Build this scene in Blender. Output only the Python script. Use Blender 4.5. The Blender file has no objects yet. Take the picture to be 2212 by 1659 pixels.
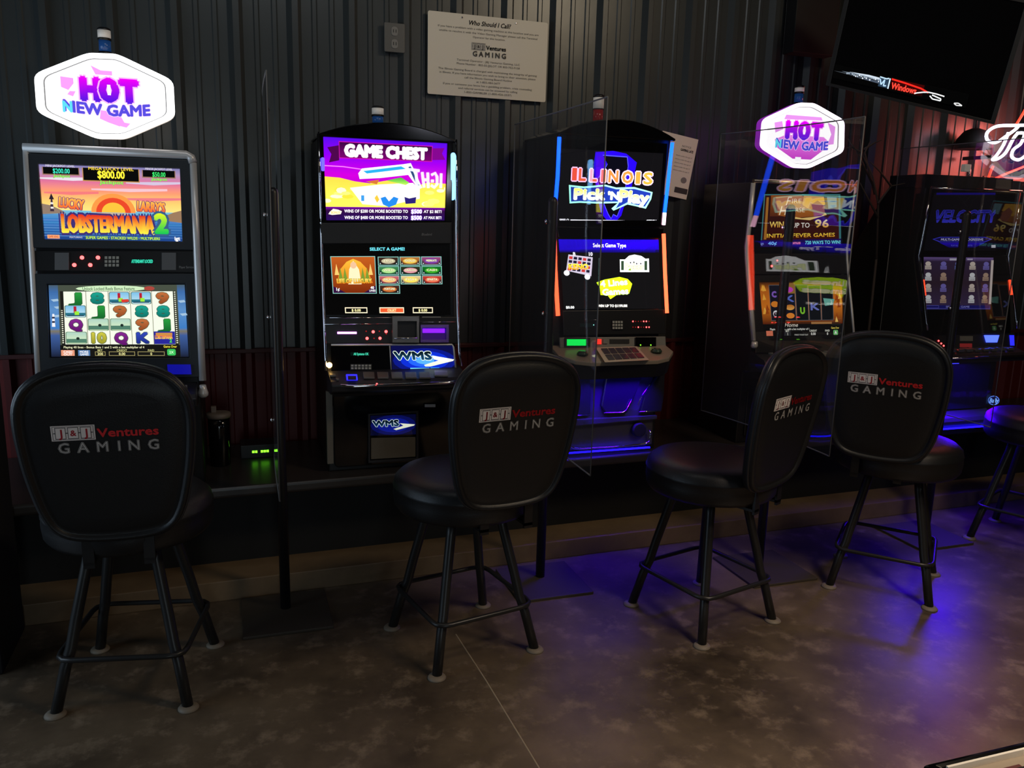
import bpy, bmesh, math, random
import numpy as np
from mathutils import Vector, Matrix

random.seed(7)
sc = bpy.context.scene
COL = sc.collection

# ------------------------------------------------------------------ camera
F, CX, CY, H = 1790.0, 1106.0, 829.5, 1.6
RM = np.array([[0.94763042, -0.03960354, 0.31690401],
               [-0.31834557, -0.1965119, 0.92738297],
               [0.02554777, -0.9797013, -0.19882827]])
cam_d = bpy.data.cameras.new('camera')
cam = bpy.data.objects.new('camera', cam_d)
COL.objects.link(cam)
cam_d.sensor_fit = 'HORIZONTAL'
cam_d.sensor_width = 36.0
cam_d.lens = F / 2212.0 * 36.0
cam_d.clip_start = 0.02
M4x = Matrix.Identity(4)
for i in range(3):
    M4x[i][0] = RM[i, 0]; M4x[i][1] = -RM[i, 1]; M4x[i][2] = -RM[i, 2]
M4x[0][3], M4x[1][3], M4x[2][3] = 0, 0, H
cam.matrix_world = M4x
sc.camera = cam

# ------------------------------------------------------------------ exposure, world, room light
sc.view_settings.view_transform = 'Standard'
sc.view_settings.look = 'None'
sc.view_settings.exposure = 0.0
sc.view_settings.gamma = 1.0
sc.view_settings.use_curve_mapping = False
sc.cycles.use_denoising = True
sc.cycles.sample_clamp_indirect = 4.0
sc.cycles.max_bounces = 8
sc.cycles.transparent_max_bounces = 16
w = bpy.data.worlds.new('world'); sc.world = w; w.use_nodes = True
w.node_tree.nodes['Background'].inputs[0].default_value = (0.5, 0.6, 0.7, 1)
w.node_tree.nodes['Background'].inputs[1].default_value = 0.001

def area(name, loc, target, sx, sy, col, energy, spread=180):
    l = bpy.data.lights.new(name, 'AREA'); l.shape = 'RECTANGLE'; l.size = sx; l.size_y = sy
    l.color = col; l.energy = energy; l.spread = math.radians(spread)
    o = bpy.data.objects.new(name, l); COL.objects.link(o); o.location = loc
    o.rotation_euler = (Vector(target) - Vector(loc)).to_track_quat('-Z', 'Y').to_euler()
    return o

area('daylight_from_side_window', (-2.5, 2.55, 1.3), (0.0, 2.6, 1.0), 2.2, 1.6, (0.62, 0.80, 1.0), 26.0)
area('daylight_from_glass_door', (0.05, -4.3, 1.15), (0.05, 4.0, 1.15), 0.95, 2.1, (0.78, 0.92, 1.0), 20.0)
area('ceiling_lamp_warm', (2.6, 1.1, 3.4), (1.6, 2.4, 0.0), 0.6, 0.6, (1.0, 0.80, 0.56), 26.0)
area('ceiling_lamp_right', (2.3, 0.2, 3.4), (2.2, 0.6, 0.0), 0.5, 0.5, (1.0, 0.80, 0.66), 26.0, 80)
area('ceiling_lamp_cool', (0.2, 2.2, 3.45), (0.9, 4.1, 2.5), 1.2, 0.4, (0.95, 0.98, 1.0), 5.5)

# ------------------------------------------------------------------ measuring helpers (photo pixel -> point on a real plane)
def ray(p):
    return RM @ np.array([p[0] - CX, p[1] - CY, F])
CAMP = np.array([0.0, 0.0, H])
def aty(p, Y):
    v = ray(p); return CAMP + v * (Y / v[1])
def atz(p, z):
    v = ray(p); return CAMP + v * ((z - H) / v[2])
class Plane:
    """leaning face: (z1,Y1) to (z2,Y2), parallel to the wall's x axis"""
    def __init__(s, z1, Y1, z2, Y2):
        if z1 < z2: z1, Y1, z2, Y2 = z2, Y2, z1, Y1
        s.p = np.array([0, Y1, z1]); d = np.array([0, Y1 - Y2, z1 - z2]); s.d = d / np.linalg.norm(d)
        s.n = np.cross(np.array([1.0, 0, 0]), s.d)      # towards viewer (-y)
    def hit(s, p, off=0.0):
        v = ray(p); t = ((s.p + s.n * off - CAMP) @ s.n) / (v @ s.n); return CAMP + v * t
    def at(s, x, z, off=0.0):
        t = (z - s.p[2]) / s.d[2] if abs(s.d[2]) > 1e-6 else 0
        return s.p + s.d * t + np.array([x, 0, 0]) + s.n * off

# ------------------------------------------------------------------ colours and materials
def lin(c):
    return tuple(((x / 255.0) / 12.92 if x / 255.0 <= 0.04045 else ((x / 255.0 + 0.055) / 1.055) ** 2.4) for x in c)
MATS = {}
def mat(name, base=(20, 20, 20), rough=0.5, metal=0.0, spec=0.5, emit=None, strength=0.0, attr=False, bump=None, coat=0.0, mottle=None):
    if name in MATS: return MATS[name]
    m = bpy.data.materials.new(name); m.use_nodes = True; nt = m.node_tree
    b = nt.nodes['Principled BSDF']
    b.inputs['Base Color'].default_value = (*lin(base), 1)
    b.inputs['Roughness'].default_value = rough
    b.inputs['Metallic'].default_value = metal
    b.inputs['Specular IOR Level'].default_value = spec
    b.inputs['Coat Weight'].default_value = coat
    if emit is not None:
        b.inputs['Emission Color'].default_value = (*lin(emit), 1)
        b.inputs['Emission Strength'].default_value = strength
    if attr:
        a = nt.nodes.new('ShaderNodeVertexColor'); a.layer_name = 'Col'
        if attr == 'emit':
            nt.links.new(a.outputs[0], b.inputs['Emission Color']); b.inputs['Emission Strength'].default_value = strength
        else:
            nt.links.new(a.outputs[0], b.inputs['Base Color'])
    if mottle or bump:
        tc = nt.nodes.new('ShaderNodeTexCoord')
    if mottle:
        sc_, c2, lo, hi = mottle
        n = nt.nodes.new('ShaderNodeTexNoise'); n.inputs['Scale'].default_value = sc_; n.inputs['Detail'].default_value = 8
        n.inputs['Roughness'].default_value = 0.65
        r = nt.nodes.new('ShaderNodeValToRGB'); r.color_ramp.elements[0].position = lo; r.color_ramp.elements[1].position = hi
        r.color_ramp.elements[0].color = (*lin(base), 1); r.color_ramp.elements[1].color = (*lin(c2), 1)
        nt.links.new(tc.outputs['Object'], n.inputs['Vector']); nt.links.new(n.outputs['Fac'], r.inputs['Fac'])
        nt.links.new(r.outputs['Color'], b.inputs['Base Color'])
    if bump:
        n = nt.nodes.new('ShaderNodeTexNoise'); n.inputs['Scale'].default_value = bump[0]; n.inputs['Detail'].default_value = 4
        bp = nt.nodes.new('ShaderNodeBump'); bp.inputs['Strength'].default_value = bump[1]; bp.inputs['Distance'].default_value = bump[2]
        nt.links.new(tc.outputs['Object'], n.inputs['Vector']); nt.links.new(n.outputs['Fac'], bp.inputs['Height'])
        nt.links.new(bp.outputs['Normal'], b.inputs['Normal'])
    MATS[name] = m
    return m

BLACK = mat('black plastic', (22, 22, 24), 0.38)
BLACKGLOSS = mat('gloss black', (10, 10, 12), 0.08, spec=0.6)
BLACKMATTE = mat('black matte', (16, 16, 16), 0.7)
BEZEL = mat('charcoal bezel', (40, 46, 52), 0.45)
CHARC = mat('charcoal metal', (48, 48, 52), 0.4, 0.4)
SILVER = mat('brushed silver', (228, 226, 224), 0.36, 0.35)
CHROME = mat('chrome', (225, 225, 230), 0.08, 1.0)
GREYP = mat('grey plastic', (120, 118, 110), 0.45)
KEYM = mat('key caps', (170, 170, 160), 0.5)
BELLY = mat('silver blue belly', (84, 84, 92), 0.28, 0.5)
VINYL = mat('black vinyl', (22, 23, 25), 0.42, bump=(260, 0.25, 0.002))
VINYLP = mat('black vinyl piping', (38, 40, 44), 0.3)
LEGM = mat('black painted tube', (40, 40, 40), 0.35, 0.2)
GLIDE = mat('worn plastic glide', (120, 110, 95), 0.6)
WHITEP = mat('white lens', (225, 220, 212), 0.35, emit=(225, 220, 212), strength=0.12)
BLUEL = mat('blue lens', (30, 70, 130), 0.2, emit=(40, 90, 160), strength=0.12)
REDL = mat('red lens', (130, 25, 25), 0.2, emit=(150, 30, 30), strength=0.15)
SCREEN = mat('screen picture', (4, 4, 4), 0.01, attr='emit', strength=1.0)
SCREENDIM = mat('dim screen picture', (4, 4, 4), 0.02, attr='emit', strength=0.8)
PRINT = mat('printed ink', (20, 20, 20), 0.55, attr='base')
SIGNLIT = mat('lit sign picture', (10, 10, 10), 0.3, attr='emit', strength=1.0)
def glow(name, c, s): return mat('glow ' + name, (10, 10, 10), 0.4, emit=c, strength=s)
RED_LED = glow('red led', (255, 60, 60), 9)
GREEN_LED = glow('green led', (120, 255, 40), 3)
BLUE_STRIP = glow('blue strip', (20, 10, 255), 5)
PAPER = mat('paper', (240, 230, 208), 0.7)

def acrylic():
    m = bpy.data.materials.new('clear acrylic'); m.use_nodes = True; nt = m.node_tree
    for n in list(nt.nodes):
        if n.type != 'OUTPUT_MATERIAL': nt.nodes.remove(n)
    out = nt.nodes[0]
    tr = nt.nodes.new('ShaderNodeBsdfTransparent'); tr.inputs[0].default_value = (0.96, 0.96, 0.96, 1)
    gl = nt.nodes.new('ShaderNodeBsdfGlossy'); gl.inputs['Roughness'].default_value = 0.01
    df = nt.nodes.new('ShaderNodeBsdfDiffuse'); df.inputs[0].default_value = (0.6, 0.58, 0.6, 1)
    fr = nt.nodes.new('ShaderNodeFresnel'); fr.inputs['IOR'].default_value = 1.6
    ge = nt.nodes.new('ShaderNodeNewGeometry')      # the same reflectance entering and leaving the thin sheet
    ma = nt.nodes.new('ShaderNodeMath'); ma.operation = 'MULTIPLY_ADD'; ma.inputs[1].default_value = 1 / 1.6 - 1.6; ma.inputs[2].default_value = 1.6
    nt.links.new(ge.outputs['Backfacing'], ma.inputs[0]); nt.links.new(ma.outputs[0], fr.inputs['IOR'])
    mx = nt.nodes.new('ShaderNodeMixShader'); nt.links.new(fr.outputs[0], mx.inputs[0])
    nt.links.new(tr.outputs[0], mx.inputs[1]); nt.links.new(gl.outputs[0], mx.inputs[2])
    m2 = nt.nodes.new('ShaderNodeMixShader'); m2.inputs[0].default_value = 0.015
    nt.links.new(mx.outputs[0], m2.inputs[1]); nt.links.new(df.outputs[0], m2.inputs[2])
    nt.links.new(m2.outputs[0], out.inputs['Surface'])
    return m
ACRYLIC = acrylic()
ACREDGE = mat('acrylic edge', (105, 105, 105), 0.5)

# ------------------------------------------------------------------ mesh helpers
class MB:
    def __init__(s): s.v = []; s.f = []; s.smooth = []
    def add(s, vs, fs, smooth=False):
        o = len(s.v); s.v += [tuple(float(c) for c in v) for v in vs]
        s.f += [tuple(i + o for i in f) for f in fs]; s.smooth += [smooth] * len(fs); return s
    def box(s, x0, x1, y0, y1, z0, z1):
        v = [(x, y, z) for z in (z0, z1) for y in (y0, y1) for x in (x0, x1)]
        return s.add(v, [(0, 2, 3, 1), (4, 5, 7, 6), (0, 1, 5, 4), (2, 6, 7, 3), (0, 4, 6, 2), (1, 3, 7, 5)])
    def hexa(s, a, b):
        """loft from loop a to loop b with caps"""
        n = len(a)
        return s.add(list(a) + list(b), [tuple(range(n)), tuple(range(2 * n - 1, n - 1, -1))] +
                     [(i, i + n, (i + 1) % n + n, (i + 1) % n) for i in range(n)])
    def profx(s, yz, x0, x1):
        return s.hexa([(x0, y, z) for y, z in yz], [(x1, y, z) for y, z in yz])
    def profy(s, xz, y0, y1):
        return s.hexa([(x, y0, z) for x, z in xz], [(x, y1, z) for x, z in xz])
    def profz(s, xy, z0, z1):
        return s.hexa([(x, y, z0) for x, y in xy], [(x, y, z1) for x, y in xy])
    def plate(s, quad, n, t):
        n = np.array(n); return s.hexa([np.array(q) for q in quad], [np.array(q) + n * t for q in quad])
    def frame(s, outer, inner, n, t):
        n = np.array(n); k = len(outer); o0 = [np.array(q) for q in outer]; i0 = [np.array(q) for q in inner]
        o1 = [q + n * t for q in o0]; i1 = [q + n * t for q in i0]
        v = o0 + i0 + o1 + i1; fs = []
        for a in range(k):
            b = (a + 1) % k
            fs += [(2 * k + a, 2 * k + b, 3 * k + b, 3 * k + a), (a, 2 * k + a, 2 * k + b, b) if 0 else (a, b, 2 * k + b, 2 * k + a),
                   (k + a, 3 * k + a, 3 * k + b, k + b), (a, k + a, k + b, b)]
        return s.add(v, fs)
    def tube(s, pts, r, n=8, closed=False, flat=1.0):
        pts = [Vector(tuple(float(c) for c in p)) for p in pts]; m = len(pts); rings = []
        up = Vector((0.0123, 0.0456, 1)).normalized()
        rr = r if hasattr(r, '__len__') else [r] * m
        vs = []
        prev = None
        for i, p in enumerate(pts):
            a = pts[i - 1] if (i > 0 or closed) else p; b = pts[(i + 1) % m] if (i < m - 1 or closed) else p
            t = (b - a).normalized()
            if prev is None:
                u = t.cross(up)
                if u.length < 0.05: u = t.cross(Vector((1, 0, 0)))
            else:
                u = prev - t * prev.dot(t)
            u.normalize(); prev = u; q = t.cross(u)
            for k in range(n):
                an = 2 * math.pi * k / n; vs.append(p + (u * math.cos(an) + q * math.sin(an) * flat) * rr[i])
        fs = []
        for i in range(m if closed else m - 1):
            j = (i + 1) % m
            fs += [(i * n + k, i * n + (k + 1) % n, j * n + (k + 1) % n, j * n + k) for k in range(n)]
        s.add(vs, fs, True)
        if not closed:
            o = len(s.v) - len(vs)
            s.f += [tuple(o + k for k in range(n - 1, -1, -1)), tuple(o + (m - 1) * n + k for k in range(n))]; s.smooth += [False, False]
        return s
    def lathe(s, prof, c, n=20, axis='z'):
        vs = []; m = len(prof)
        for r, z in prof:
            for k in range(n):
                a = 2 * math.pi * k / n; x, y = r * math.cos(a), r * math.sin(a)
                vs.append((c[0] + x, c[1] + y, c[2] + z) if axis == 'z' else (c[0] + x, c[1] + z, c[2] + y))
        fs = [(i * n + k, i * n + (k + 1) % n, (i + 1) * n + (k + 1) % n, (i + 1) * n + k) for i in range(m - 1) for k in range(n)]
        s.add(vs, fs, True); o = len(s.v) - len(vs)
        s.f += [tuple(o + k for k in range(n - 1, -1, -1)), tuple(o + (m - 1) * n + k for k in range(n))]; s.smooth += [False, False]
        return s
    def mesh(s, name, m, org=(0, 0, 0), bevel=0.0, seg=2):
        me = bpy.data.meshes.new(name)
        me.from_pydata([(v[0] - org[0], v[1] - org[1], v[2] - org[2]) for v in s.v], [], s.f)
        me.polygons.foreach_set('use_smooth', s.smooth)
        bm = bmesh.new(); bm.from_mesh(me)
        bmesh.ops.recalc_face_normals(bm, faces=bm.faces)
        if bevel:
            ed = [e for e in bm.edges if len(e.link_faces) == 2 and e.calc_face_angle(0) > 0.5]
            bmesh.ops.bevel(bm, geom=ed, offset=bevel, segments=seg, affect='EDGES', clamp_overlap=True, profile=0.6)
        bm.to_mesh(me); bm.free()
        me.materials.append(m)
        return me

def new(name, data, parent=None, loc=(0, 0, 0)):
    o = bpy.data.objects.new(name, data); COL.objects.link(o); o.location = loc
    if parent is not None: o.parent = parent
    return o
def world_org(parent):
    x = np.zeros(3)
    while parent is not None:
        x += np.array(parent.location); parent = parent.parent
    return x
def part(name, mb, m, parent, bevel=0.0, label=None, kind=None, seg=2):
    """mesh given in world coordinates, linked under parent (no rotation on parents)"""
    o = new(name, mb.mesh(name, m, world_org(parent), bevel, seg), parent)
    if label: o['label'] = label
    if kind: o['kind'] = kind
    return o
def tag(o, label, cat, group=None, kind=None):
    o['label'] = label; o['category'] = cat
    if group: o['group'] = group
    if kind: o['kind'] = kind
    return o
def thing(name, loc, label, cat, group=None, rz=0.0):
    o = new(name, None, None, loc); o.rotation_euler = (0, 0, rz); o.empty_display_size = 0.1
    return tag(o, label, cat, group)
def struct(name, mb, m, parent=None, bevel=0.0):
    o = new(name, mb.mesh(name, m, world_org(parent) if parent else (0, 0, 0), bevel), parent)
    if parent is None: o['kind'] = 'structure'
    return o
def copy_tree(o, parent=None):
    c = o.copy(); COL.objects.link(c); c.parent = parent
    for ch in list(o.children): copy_tree(ch, c)
    return c
def catmull(pts, k=4, closed=True):
    out = []; n = len(pts); P = [np.array(p, float) for p in pts]
    for i in range(n if closed else n - 1):
        if closed: a, b, c, d = P[i - 1], P[i], P[(i + 1) % n], P[(i + 2) % n]
        else: a, b, c, d = P[max(i - 1, 0)], P[i], P[i + 1], P[min(i + 2, n - 1)]
        for j in range(k):
            t = j / k
            out.append(0.5 * ((2 * b) + (c - a) * t + (2 * a - 5 * b + 4 * c - d) * t * t + (3 * b - a - 3 * c + d) * t ** 3))
    if not closed: out.append(P[-1])
    return out
def rrect(x0, z0, x1, z1, r, n=4):
    out = []
    for cx, cz, a0 in ((x1 - r, z1 - r, 0), (x0 + r, z1 - r, 90), (x0 + r, z0 + r, 180), (x1 - r, z0 + r, 270)):
        for k in range(n + 1):
            a = math.radians(a0 + 90 * k / n); out.append((cx + r * math.cos(a), cz + r * math.sin(a)))
    return out

# ------------------------------------------------------------------ flat pictures (screens and print)
GL = {}
def glyphs(s, bold=0.0, spacing=1.0):
    key = (s, round(bold, 3), spacing)
    if key in GL: return GL[key]
    cu = bpy.data.curves.new('tmp', 'FONT'); cu.body = s; cu.size = 1.0; cu.offset = bold; cu.resolution_u = 2
    cu.space_character = spacing; cu.align_x = 'LEFT'
    ob = bpy.data.objects.new('tmp', cu); COL.objects.link(ob)
    dg = bpy.context.evaluated_depsgraph_get(); dg.update()
    me = bpy.data.meshes.new_from_object(ob.evaluated_get(dg))
    v = np.array([(a.co[0], a.co[1]) for a in me.vertices]) if len(me.vertices) else np.zeros((0, 2))
    f = [tuple(p.vertices) for p in me.polygons]
    bpy.data.objects.remove(ob); bpy.data.curves.remove(cu); bpy.data.meshes.remove(me)
    GL[key] = (v, f); return GL[key]

class Canvas:
    STEP = 0.00005
    def __init__(s, tl, tr, br, bl, gain=1.0, off=0.001):
        s.c = [np.array(q, float) for q in (tl, tr, br, bl)]; s.gain = gain
        ex = s.c[1] - s.c[0]; ey = s.c[3] - s.c[0]
        s.asp = np.linalg.norm(ex) / np.linalg.norm(ey)     # width / height
        n = np.cross(ex, -ey); s.n = n / np.linalg.norm(n)
        s.v = []; s.f = []; s.col = []; s.lv = 0; s.off = off
    def pt(s, u, v):
        a, b, c, d = s.c
        return (a * (1 - u) + b * u) * (1 - v) + (d * (1 - u) + c * u) * v + s.n * (s.off + s.lv * s.STEP)
    def raw(s, uv, faces, col, col2=None):
        s.lv += 1; o = len(s.v); vs = [p[1] for p in uv]; lo, hi = min(vs), max(vs)
        cc = []
        for u, v in uv:
            s.v.append(tuple(s.pt(u, v)))
            if callable(col): c = col(u, v)
            elif col2 is None: c = col
            else:
                t = (v - lo) / (hi - lo + 1e-9); c = tuple(col[i] * (1 - t) + col2[i] * t for i in range(3))
            cc.append(c)
        for f in faces:
            s.f.append(tuple(i + o for i in f)); s.col += [cc[i] for i in f]
        return s
    def rect(s, u0, v0, u1, v1, col, col2=None):
        return s.raw([(u0, v1), (u1, v1), (u1, v0), (u0, v0)], [(0, 1, 2, 3)], col, col2)
    def grad(s, u0, v0, u1, v1, stops):
        for (a, ca), (b, cb) in zip(stops[:-1], stops[1:]):
            s.lv -= 1; s.rect(u0, v0 + (v1 - v0) * a, u1, v0 + (v1 - v0) * b, ca, cb)
        s.lv += 1; return s
    def poly(s, pts, col, col2=None): return s.raw(list(pts), [tuple(range(len(pts)))], col, col2)
    def line(s, pts, wd, col):
        for (a, b), (c, d) in zip(pts[:-1], pts[1:]):
            dx, dy = (c - a) * s.asp, (d - b); L = math.hypot(dx, dy) + 1e-9; nx, ny = -dy / L * wd / s.asp, dx / L * wd
            s.lv -= 0.9; s.poly([(a - nx, b - ny), (c - nx, d - ny), (c + nx, d + ny), (a + nx, b + ny)], col)
        s.lv += 1; return s
    def frame(s, u0, v0, u1, v1, t, col):
        tu = t / s.asp
        s.rect(u0, v0, u1, v0 + t, col); s.rect(u0, v1 - t, u1, v1, col)
        s.rect(u0, v0, u0 + tu, v1, col); s.rect(u1 - tu, v0, u1, v1, col); return s
    def ell(s, u, v, ru, rv, col, col2=None, n=16):
        return s.poly([(u + ru * math.cos(2 * math.pi * k / n), v + rv * math.sin(2 * math.pi * k / n)) for k in range(n)], col, col2)
    def text(s, t, u, v, h, col, col2=None, w=None, bold=0.0, shear=0.0, align='c', outline=None, rot=0.0, spacing=1.0, arc=0.0, mirror=False, taper=0.0):
        """u,v centre; h height of the capitals as a share of the canvas height; w overall width in u"""
        base, _ = glyphs(t, 0.0, spacing)
        if not len(base): return s
        lo = base[:, 0].min(); hi = base[:, 0].max(); W = max(hi - lo, 1e-6)
        sy = h / 0.70; sx = (w / W) if w else sy / s.asp
        kx = sy / s.asp / sx            # bold strokes keep an even weight when the word is stretched
        passes = ([(outline[1] + bold, outline[0], None)] if outline else []) + [(bold, col, col2)]
        for b, c, c2 in passes:
            g, f = glyphs(t, min(b, 0.0), spacing)
            r = b; dirs = [(0.0, 0.0)]
            if r > 0.004:
                k = 8 if h > 0.07 else 4
                dirs = [(r * math.cos(2 * math.pi * (q + .5) / k) * kx, r * math.sin(2 * math.pi * (q + .5) / k)) for q in range(k)] + dirs
            uv = []; ff = []
            for dx, dy in dirs:
                o = len(uv)
                for x, y in g:
                    x, y = x + dx, y + dy
                    xx = (x - lo - (W / 2 if align == 'c' else 0 if align == 'l' else W)) * sx + shear * y * sy / s.asp
                    yy = (y - 0.35) * sy
                    if arc: yy -= arc * (xx / (W * sx / 2)) ** 2
                    if taper: yy *= 1 + taper * abs(xx / (W * sx / 2))
                    if mirror: xx = -xx
                    X = xx * s.asp; ca, sa = math.cos(rot), math.sin(rot)
                    X, yy = X * ca - yy * sa, X * sa + yy * ca
                    uv.append((u + X / s.asp, v - yy))
                ff += [tuple(i + o for i in q) for q in f]
            if uv: s.raw(uv, ff, c, c2)
        return s
    def obj(s, name, m, parent, org=None, label=None):
        og = world_org(parent) if org is None else np.array(org)
        me = bpy.data.meshes.new(name); me.from_pydata([tuple(np.array(v) - og) for v in s.v], [], s.f)
        ca = me.color_attributes.new('Col', 'FLOAT_COLOR', 'CORNER')
        arr = np.ones((len(s.col), 4), np.float32)
        arr[:, :3] = np.array([lin(c) for c in s.col]) * s.gain
        ca.data.foreach_set('color', arr.ravel()); me.materials.append(m)
        o = new(name, me, parent)
        if label: o['label'] = label
        return o

def venue_logo(cv, u0, v0, u1, v1, box, boxd, red, word, grey, dark):
    """J&J Ventures GAMING: three reel windows, a red word, outlined capitals"""
    U = lambda a: u0 + (u1 - u0) * a
    V = lambda a: v0 + (v1 - v0) * a
    hh = (v1 - v0)
    cv.rect(U(0), V(0), U(.40), V(.54), box)
    cv.frame(U(.012), V(.03), U(.388), V(.51), hh * .015, boxd)
    cv.rect(U(.02), V(.25), U(.38), V(.285), boxd)
    for k, ch in enumerate('J&J'):
        cu = U(.085 + .115 * k)
        cv.rect(cu - (u1 - u0) * .049, V(.06), cu + (u1 - u0) * .049, V(.48), boxd)
        cv.rect(cu - (u1 - u0) * .043, V(.085), cu + (u1 - u0) * .043, V(.455), box)
        cv.text(ch, cu, V(.27), hh * (.27 if ch == 'J' else .2), red if ch == 'J' else word[1], bold=.03)
    cv.text('Ventures', U(.705), V(.30), hh * .30, word[0], w=(u1 - u0) * .57, bold=.03)
    xs = [.10, .275, .455, .61, .75, .935]
    for x, ch in zip(xs, 'GAMING'):
        cv.text(ch, U(x), V(.80), hh * .36, grey, bold=.035)
        cv.text(ch, U(x), V(.80), hh * .36, dark, bold=.016)
        cv.text(ch, U(x), V(.80), hh * .36, grey, bold=-.012)

# ================================================================== ROOM
XL, XR, YF, YB, ZC = -2.6, 7.2, -4.5, 4.1, 3.6
FLOORM = mat('stained concrete', (50, 42, 34), 0.27, mottle=(1.5, (118, 102, 82), 0.30, 0.74), bump=(14, 0.06, 0.01))
_nt = FLOORM.node_tree; _b = _nt.nodes['Principled BSDF']; _tc = _nt.nodes['Texture Coordinate']
_n = _nt.nodes.new('ShaderNodeTexNoise'); _n.inputs['Scale'].default_value = 9; _n.inputs['Detail'].default_value = 10; _n.inputs['Roughness'].default_value = 0.7
_r = _nt.nodes.new('ShaderNodeValToRGB'); _r.color_ramp.elements[0].position = .52; _r.color_ramp.elements[1].position = .70
_r.color_ramp.elements[0].color = (0, 0, 0, 1); _r.color_ramp.elements[1].color = (.55, .55, .55, 1)
_m = _nt.nodes.new('ShaderNodeMix'); _m.data_type = 'RGBA'
_nt.links.new(_tc.outputs['Object'], _n.inputs['Vector']); _nt.links.new(_n.outputs['Fac'], _r.inputs['Fac']); _nt.links.new(_r.outputs['Color'], _m.inputs[0])
_nt.links.new(_b.inputs['Base Color'].links[0].from_socket, _m.inputs[6]); _m.inputs[7].default_value = (*lin((150, 132, 110)), 1)
_nt.links.new(_m.outputs[2], _b.inputs['Base Color'])
_g = _nt.nodes.new('ShaderNodeMapRange'); _g.inputs[3].default_value = .24; _g.inputs[4].default_value = .48
_nt.links.new(_n.outputs['Fac'], _g.inputs[0]); _nt.links.new(_g.outputs[0], _b.inputs['Roughness'])
WALLM = mat('charcoal steel sheet', (62, 66, 66), 0.30, 0.15, bump=(3, 0.15, 0.01))
REDW = mat('dark red steel', (88, 22, 20), 0.5)
CEILM = mat('dark ceiling', (20, 20, 20), 0.9)
DARKW = mat('dark wall paint', (30, 29, 28), 0.8)
fl = struct('floor', MB().box(XL, XR, YF, YB + .1, -0.1, 0.0), FLOORM)
jl = MB()
jp = [(0.776, 2.867), (0.794, 2.521), (0.809, 2.027), (0.835, 1.2), (0.85, 0.6)]
jl.hexa([(x - .0025, y, 0.0) for x, y in jp] + [(x + .0025, y, 0.0) for x, y in jp[::-1]], [(x - .002, y, 0.0012) for x, y in jp] + [(x + .002, y, 0.0012) for x, y in jp[::-1]])
struct('floor_joint', jl, mat('joint filler', (150, 135, 112), 0.6), fl)
struct('ceiling', MB().box(XL, XR, YF, YB + .1, ZC, ZC + .1), CEILM)
struct('wall_left', MB().box(XL - .1, XL, YF, YB + .1, 0, ZC), DARKW)
struct('wall_right', MB().box(XR, XR + .1, YF, YB + .1, 0, ZC), DARKW)
struct('wall_front', MB().box(XL, XR, YF - .1, YF, 0, ZC), DARKW)
# back wall: ribbed steel sheets, three ribs to a sheet
PIT = 0.2526; X0 = PIT * 0.265
def ribbed(k0, k1, z0, z1):
    pts = []
    for k in range(k0, k1):
        c = X0 + PIT * k
        pts += [(c - .036, 0), (c - .013, -.030), (c + .013, -.030), (c + .030, 0)]
        for q in (.0775 + .01, .0775 + .0875):
            pts += [(c + q - .014, 0), (c + q - .008, -.005), (c + q + .008, -.005), (c + q + .014, 0)]
    a = X0 + PIT * k0 - .0505; b = X0 + PIT * (k1 - 1) + PIT - .0505
    prof = [(a, 0)] + pts + [(b, 0)]
    mb = MB()
    front = [(x, YB + y, z) for z in (z0, z1) for x, y in prof]; n = len(prof)
    mb.add(front, [(i, i + 1, n + i + 1, n + i) for i in range(n - 1)])
    return mb
wb = struct('wall_back', MB().box(XL, XR, YB + .012, YB + .1, 0, ZC), DARKW)
k = -15
while k < 27:
    struct('metal_sheet', ribbed(k, k + 3, 0.945, ZC), WALLM, wb)
    struct('red_sheet', ribbed(k, k + 3, 0.0, 0.935), REDW, wb)
    k += 3
struct('trim_1', MB().box(XL, XR, YB - .034, YB + .01, 0.930, 0.950), mat('red trim', (70, 18, 16), 0.5), bevel=.003)

# ================================================================== LOW PLATFORM
ZT = 0.49
def yfront(x): return 3.402 + 0.028 * x
pf = thing('platform', (1.5, 3.8, 0), 'long low black platform along the ribbed wall carrying the row of slot machines', 'platform')
XA, XB = -1.6, 6.6
def slab(yo0, yo1, z0, z1, full=None):
    b = [(XA, yfront(XA) + yo0), (XB, yfront(XB) + yo0)]
    e = [(XB, full or yfront(XB) + yo1), (XA, full or yfront(XA) + yo1)]
    return MB().profz(b + e, z0, z1)
part('platform_top', slab(0, 0, ZT - .045, ZT, YB - .036), mat('dark laminate', (46, 42, 40), 0.32), pf, bevel=.012, seg=3)
part('front_panel', slab(.20, .24, .088, ZT - .045), BLACKMATTE, pf)
part('base_ledge', slab(0, .24, 0.0, .088), mat('worn ledge board', (96, 78, 58), 0.55, mottle=(3, (128, 106, 78), .3, .7)), pf, bevel=.004)

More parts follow.
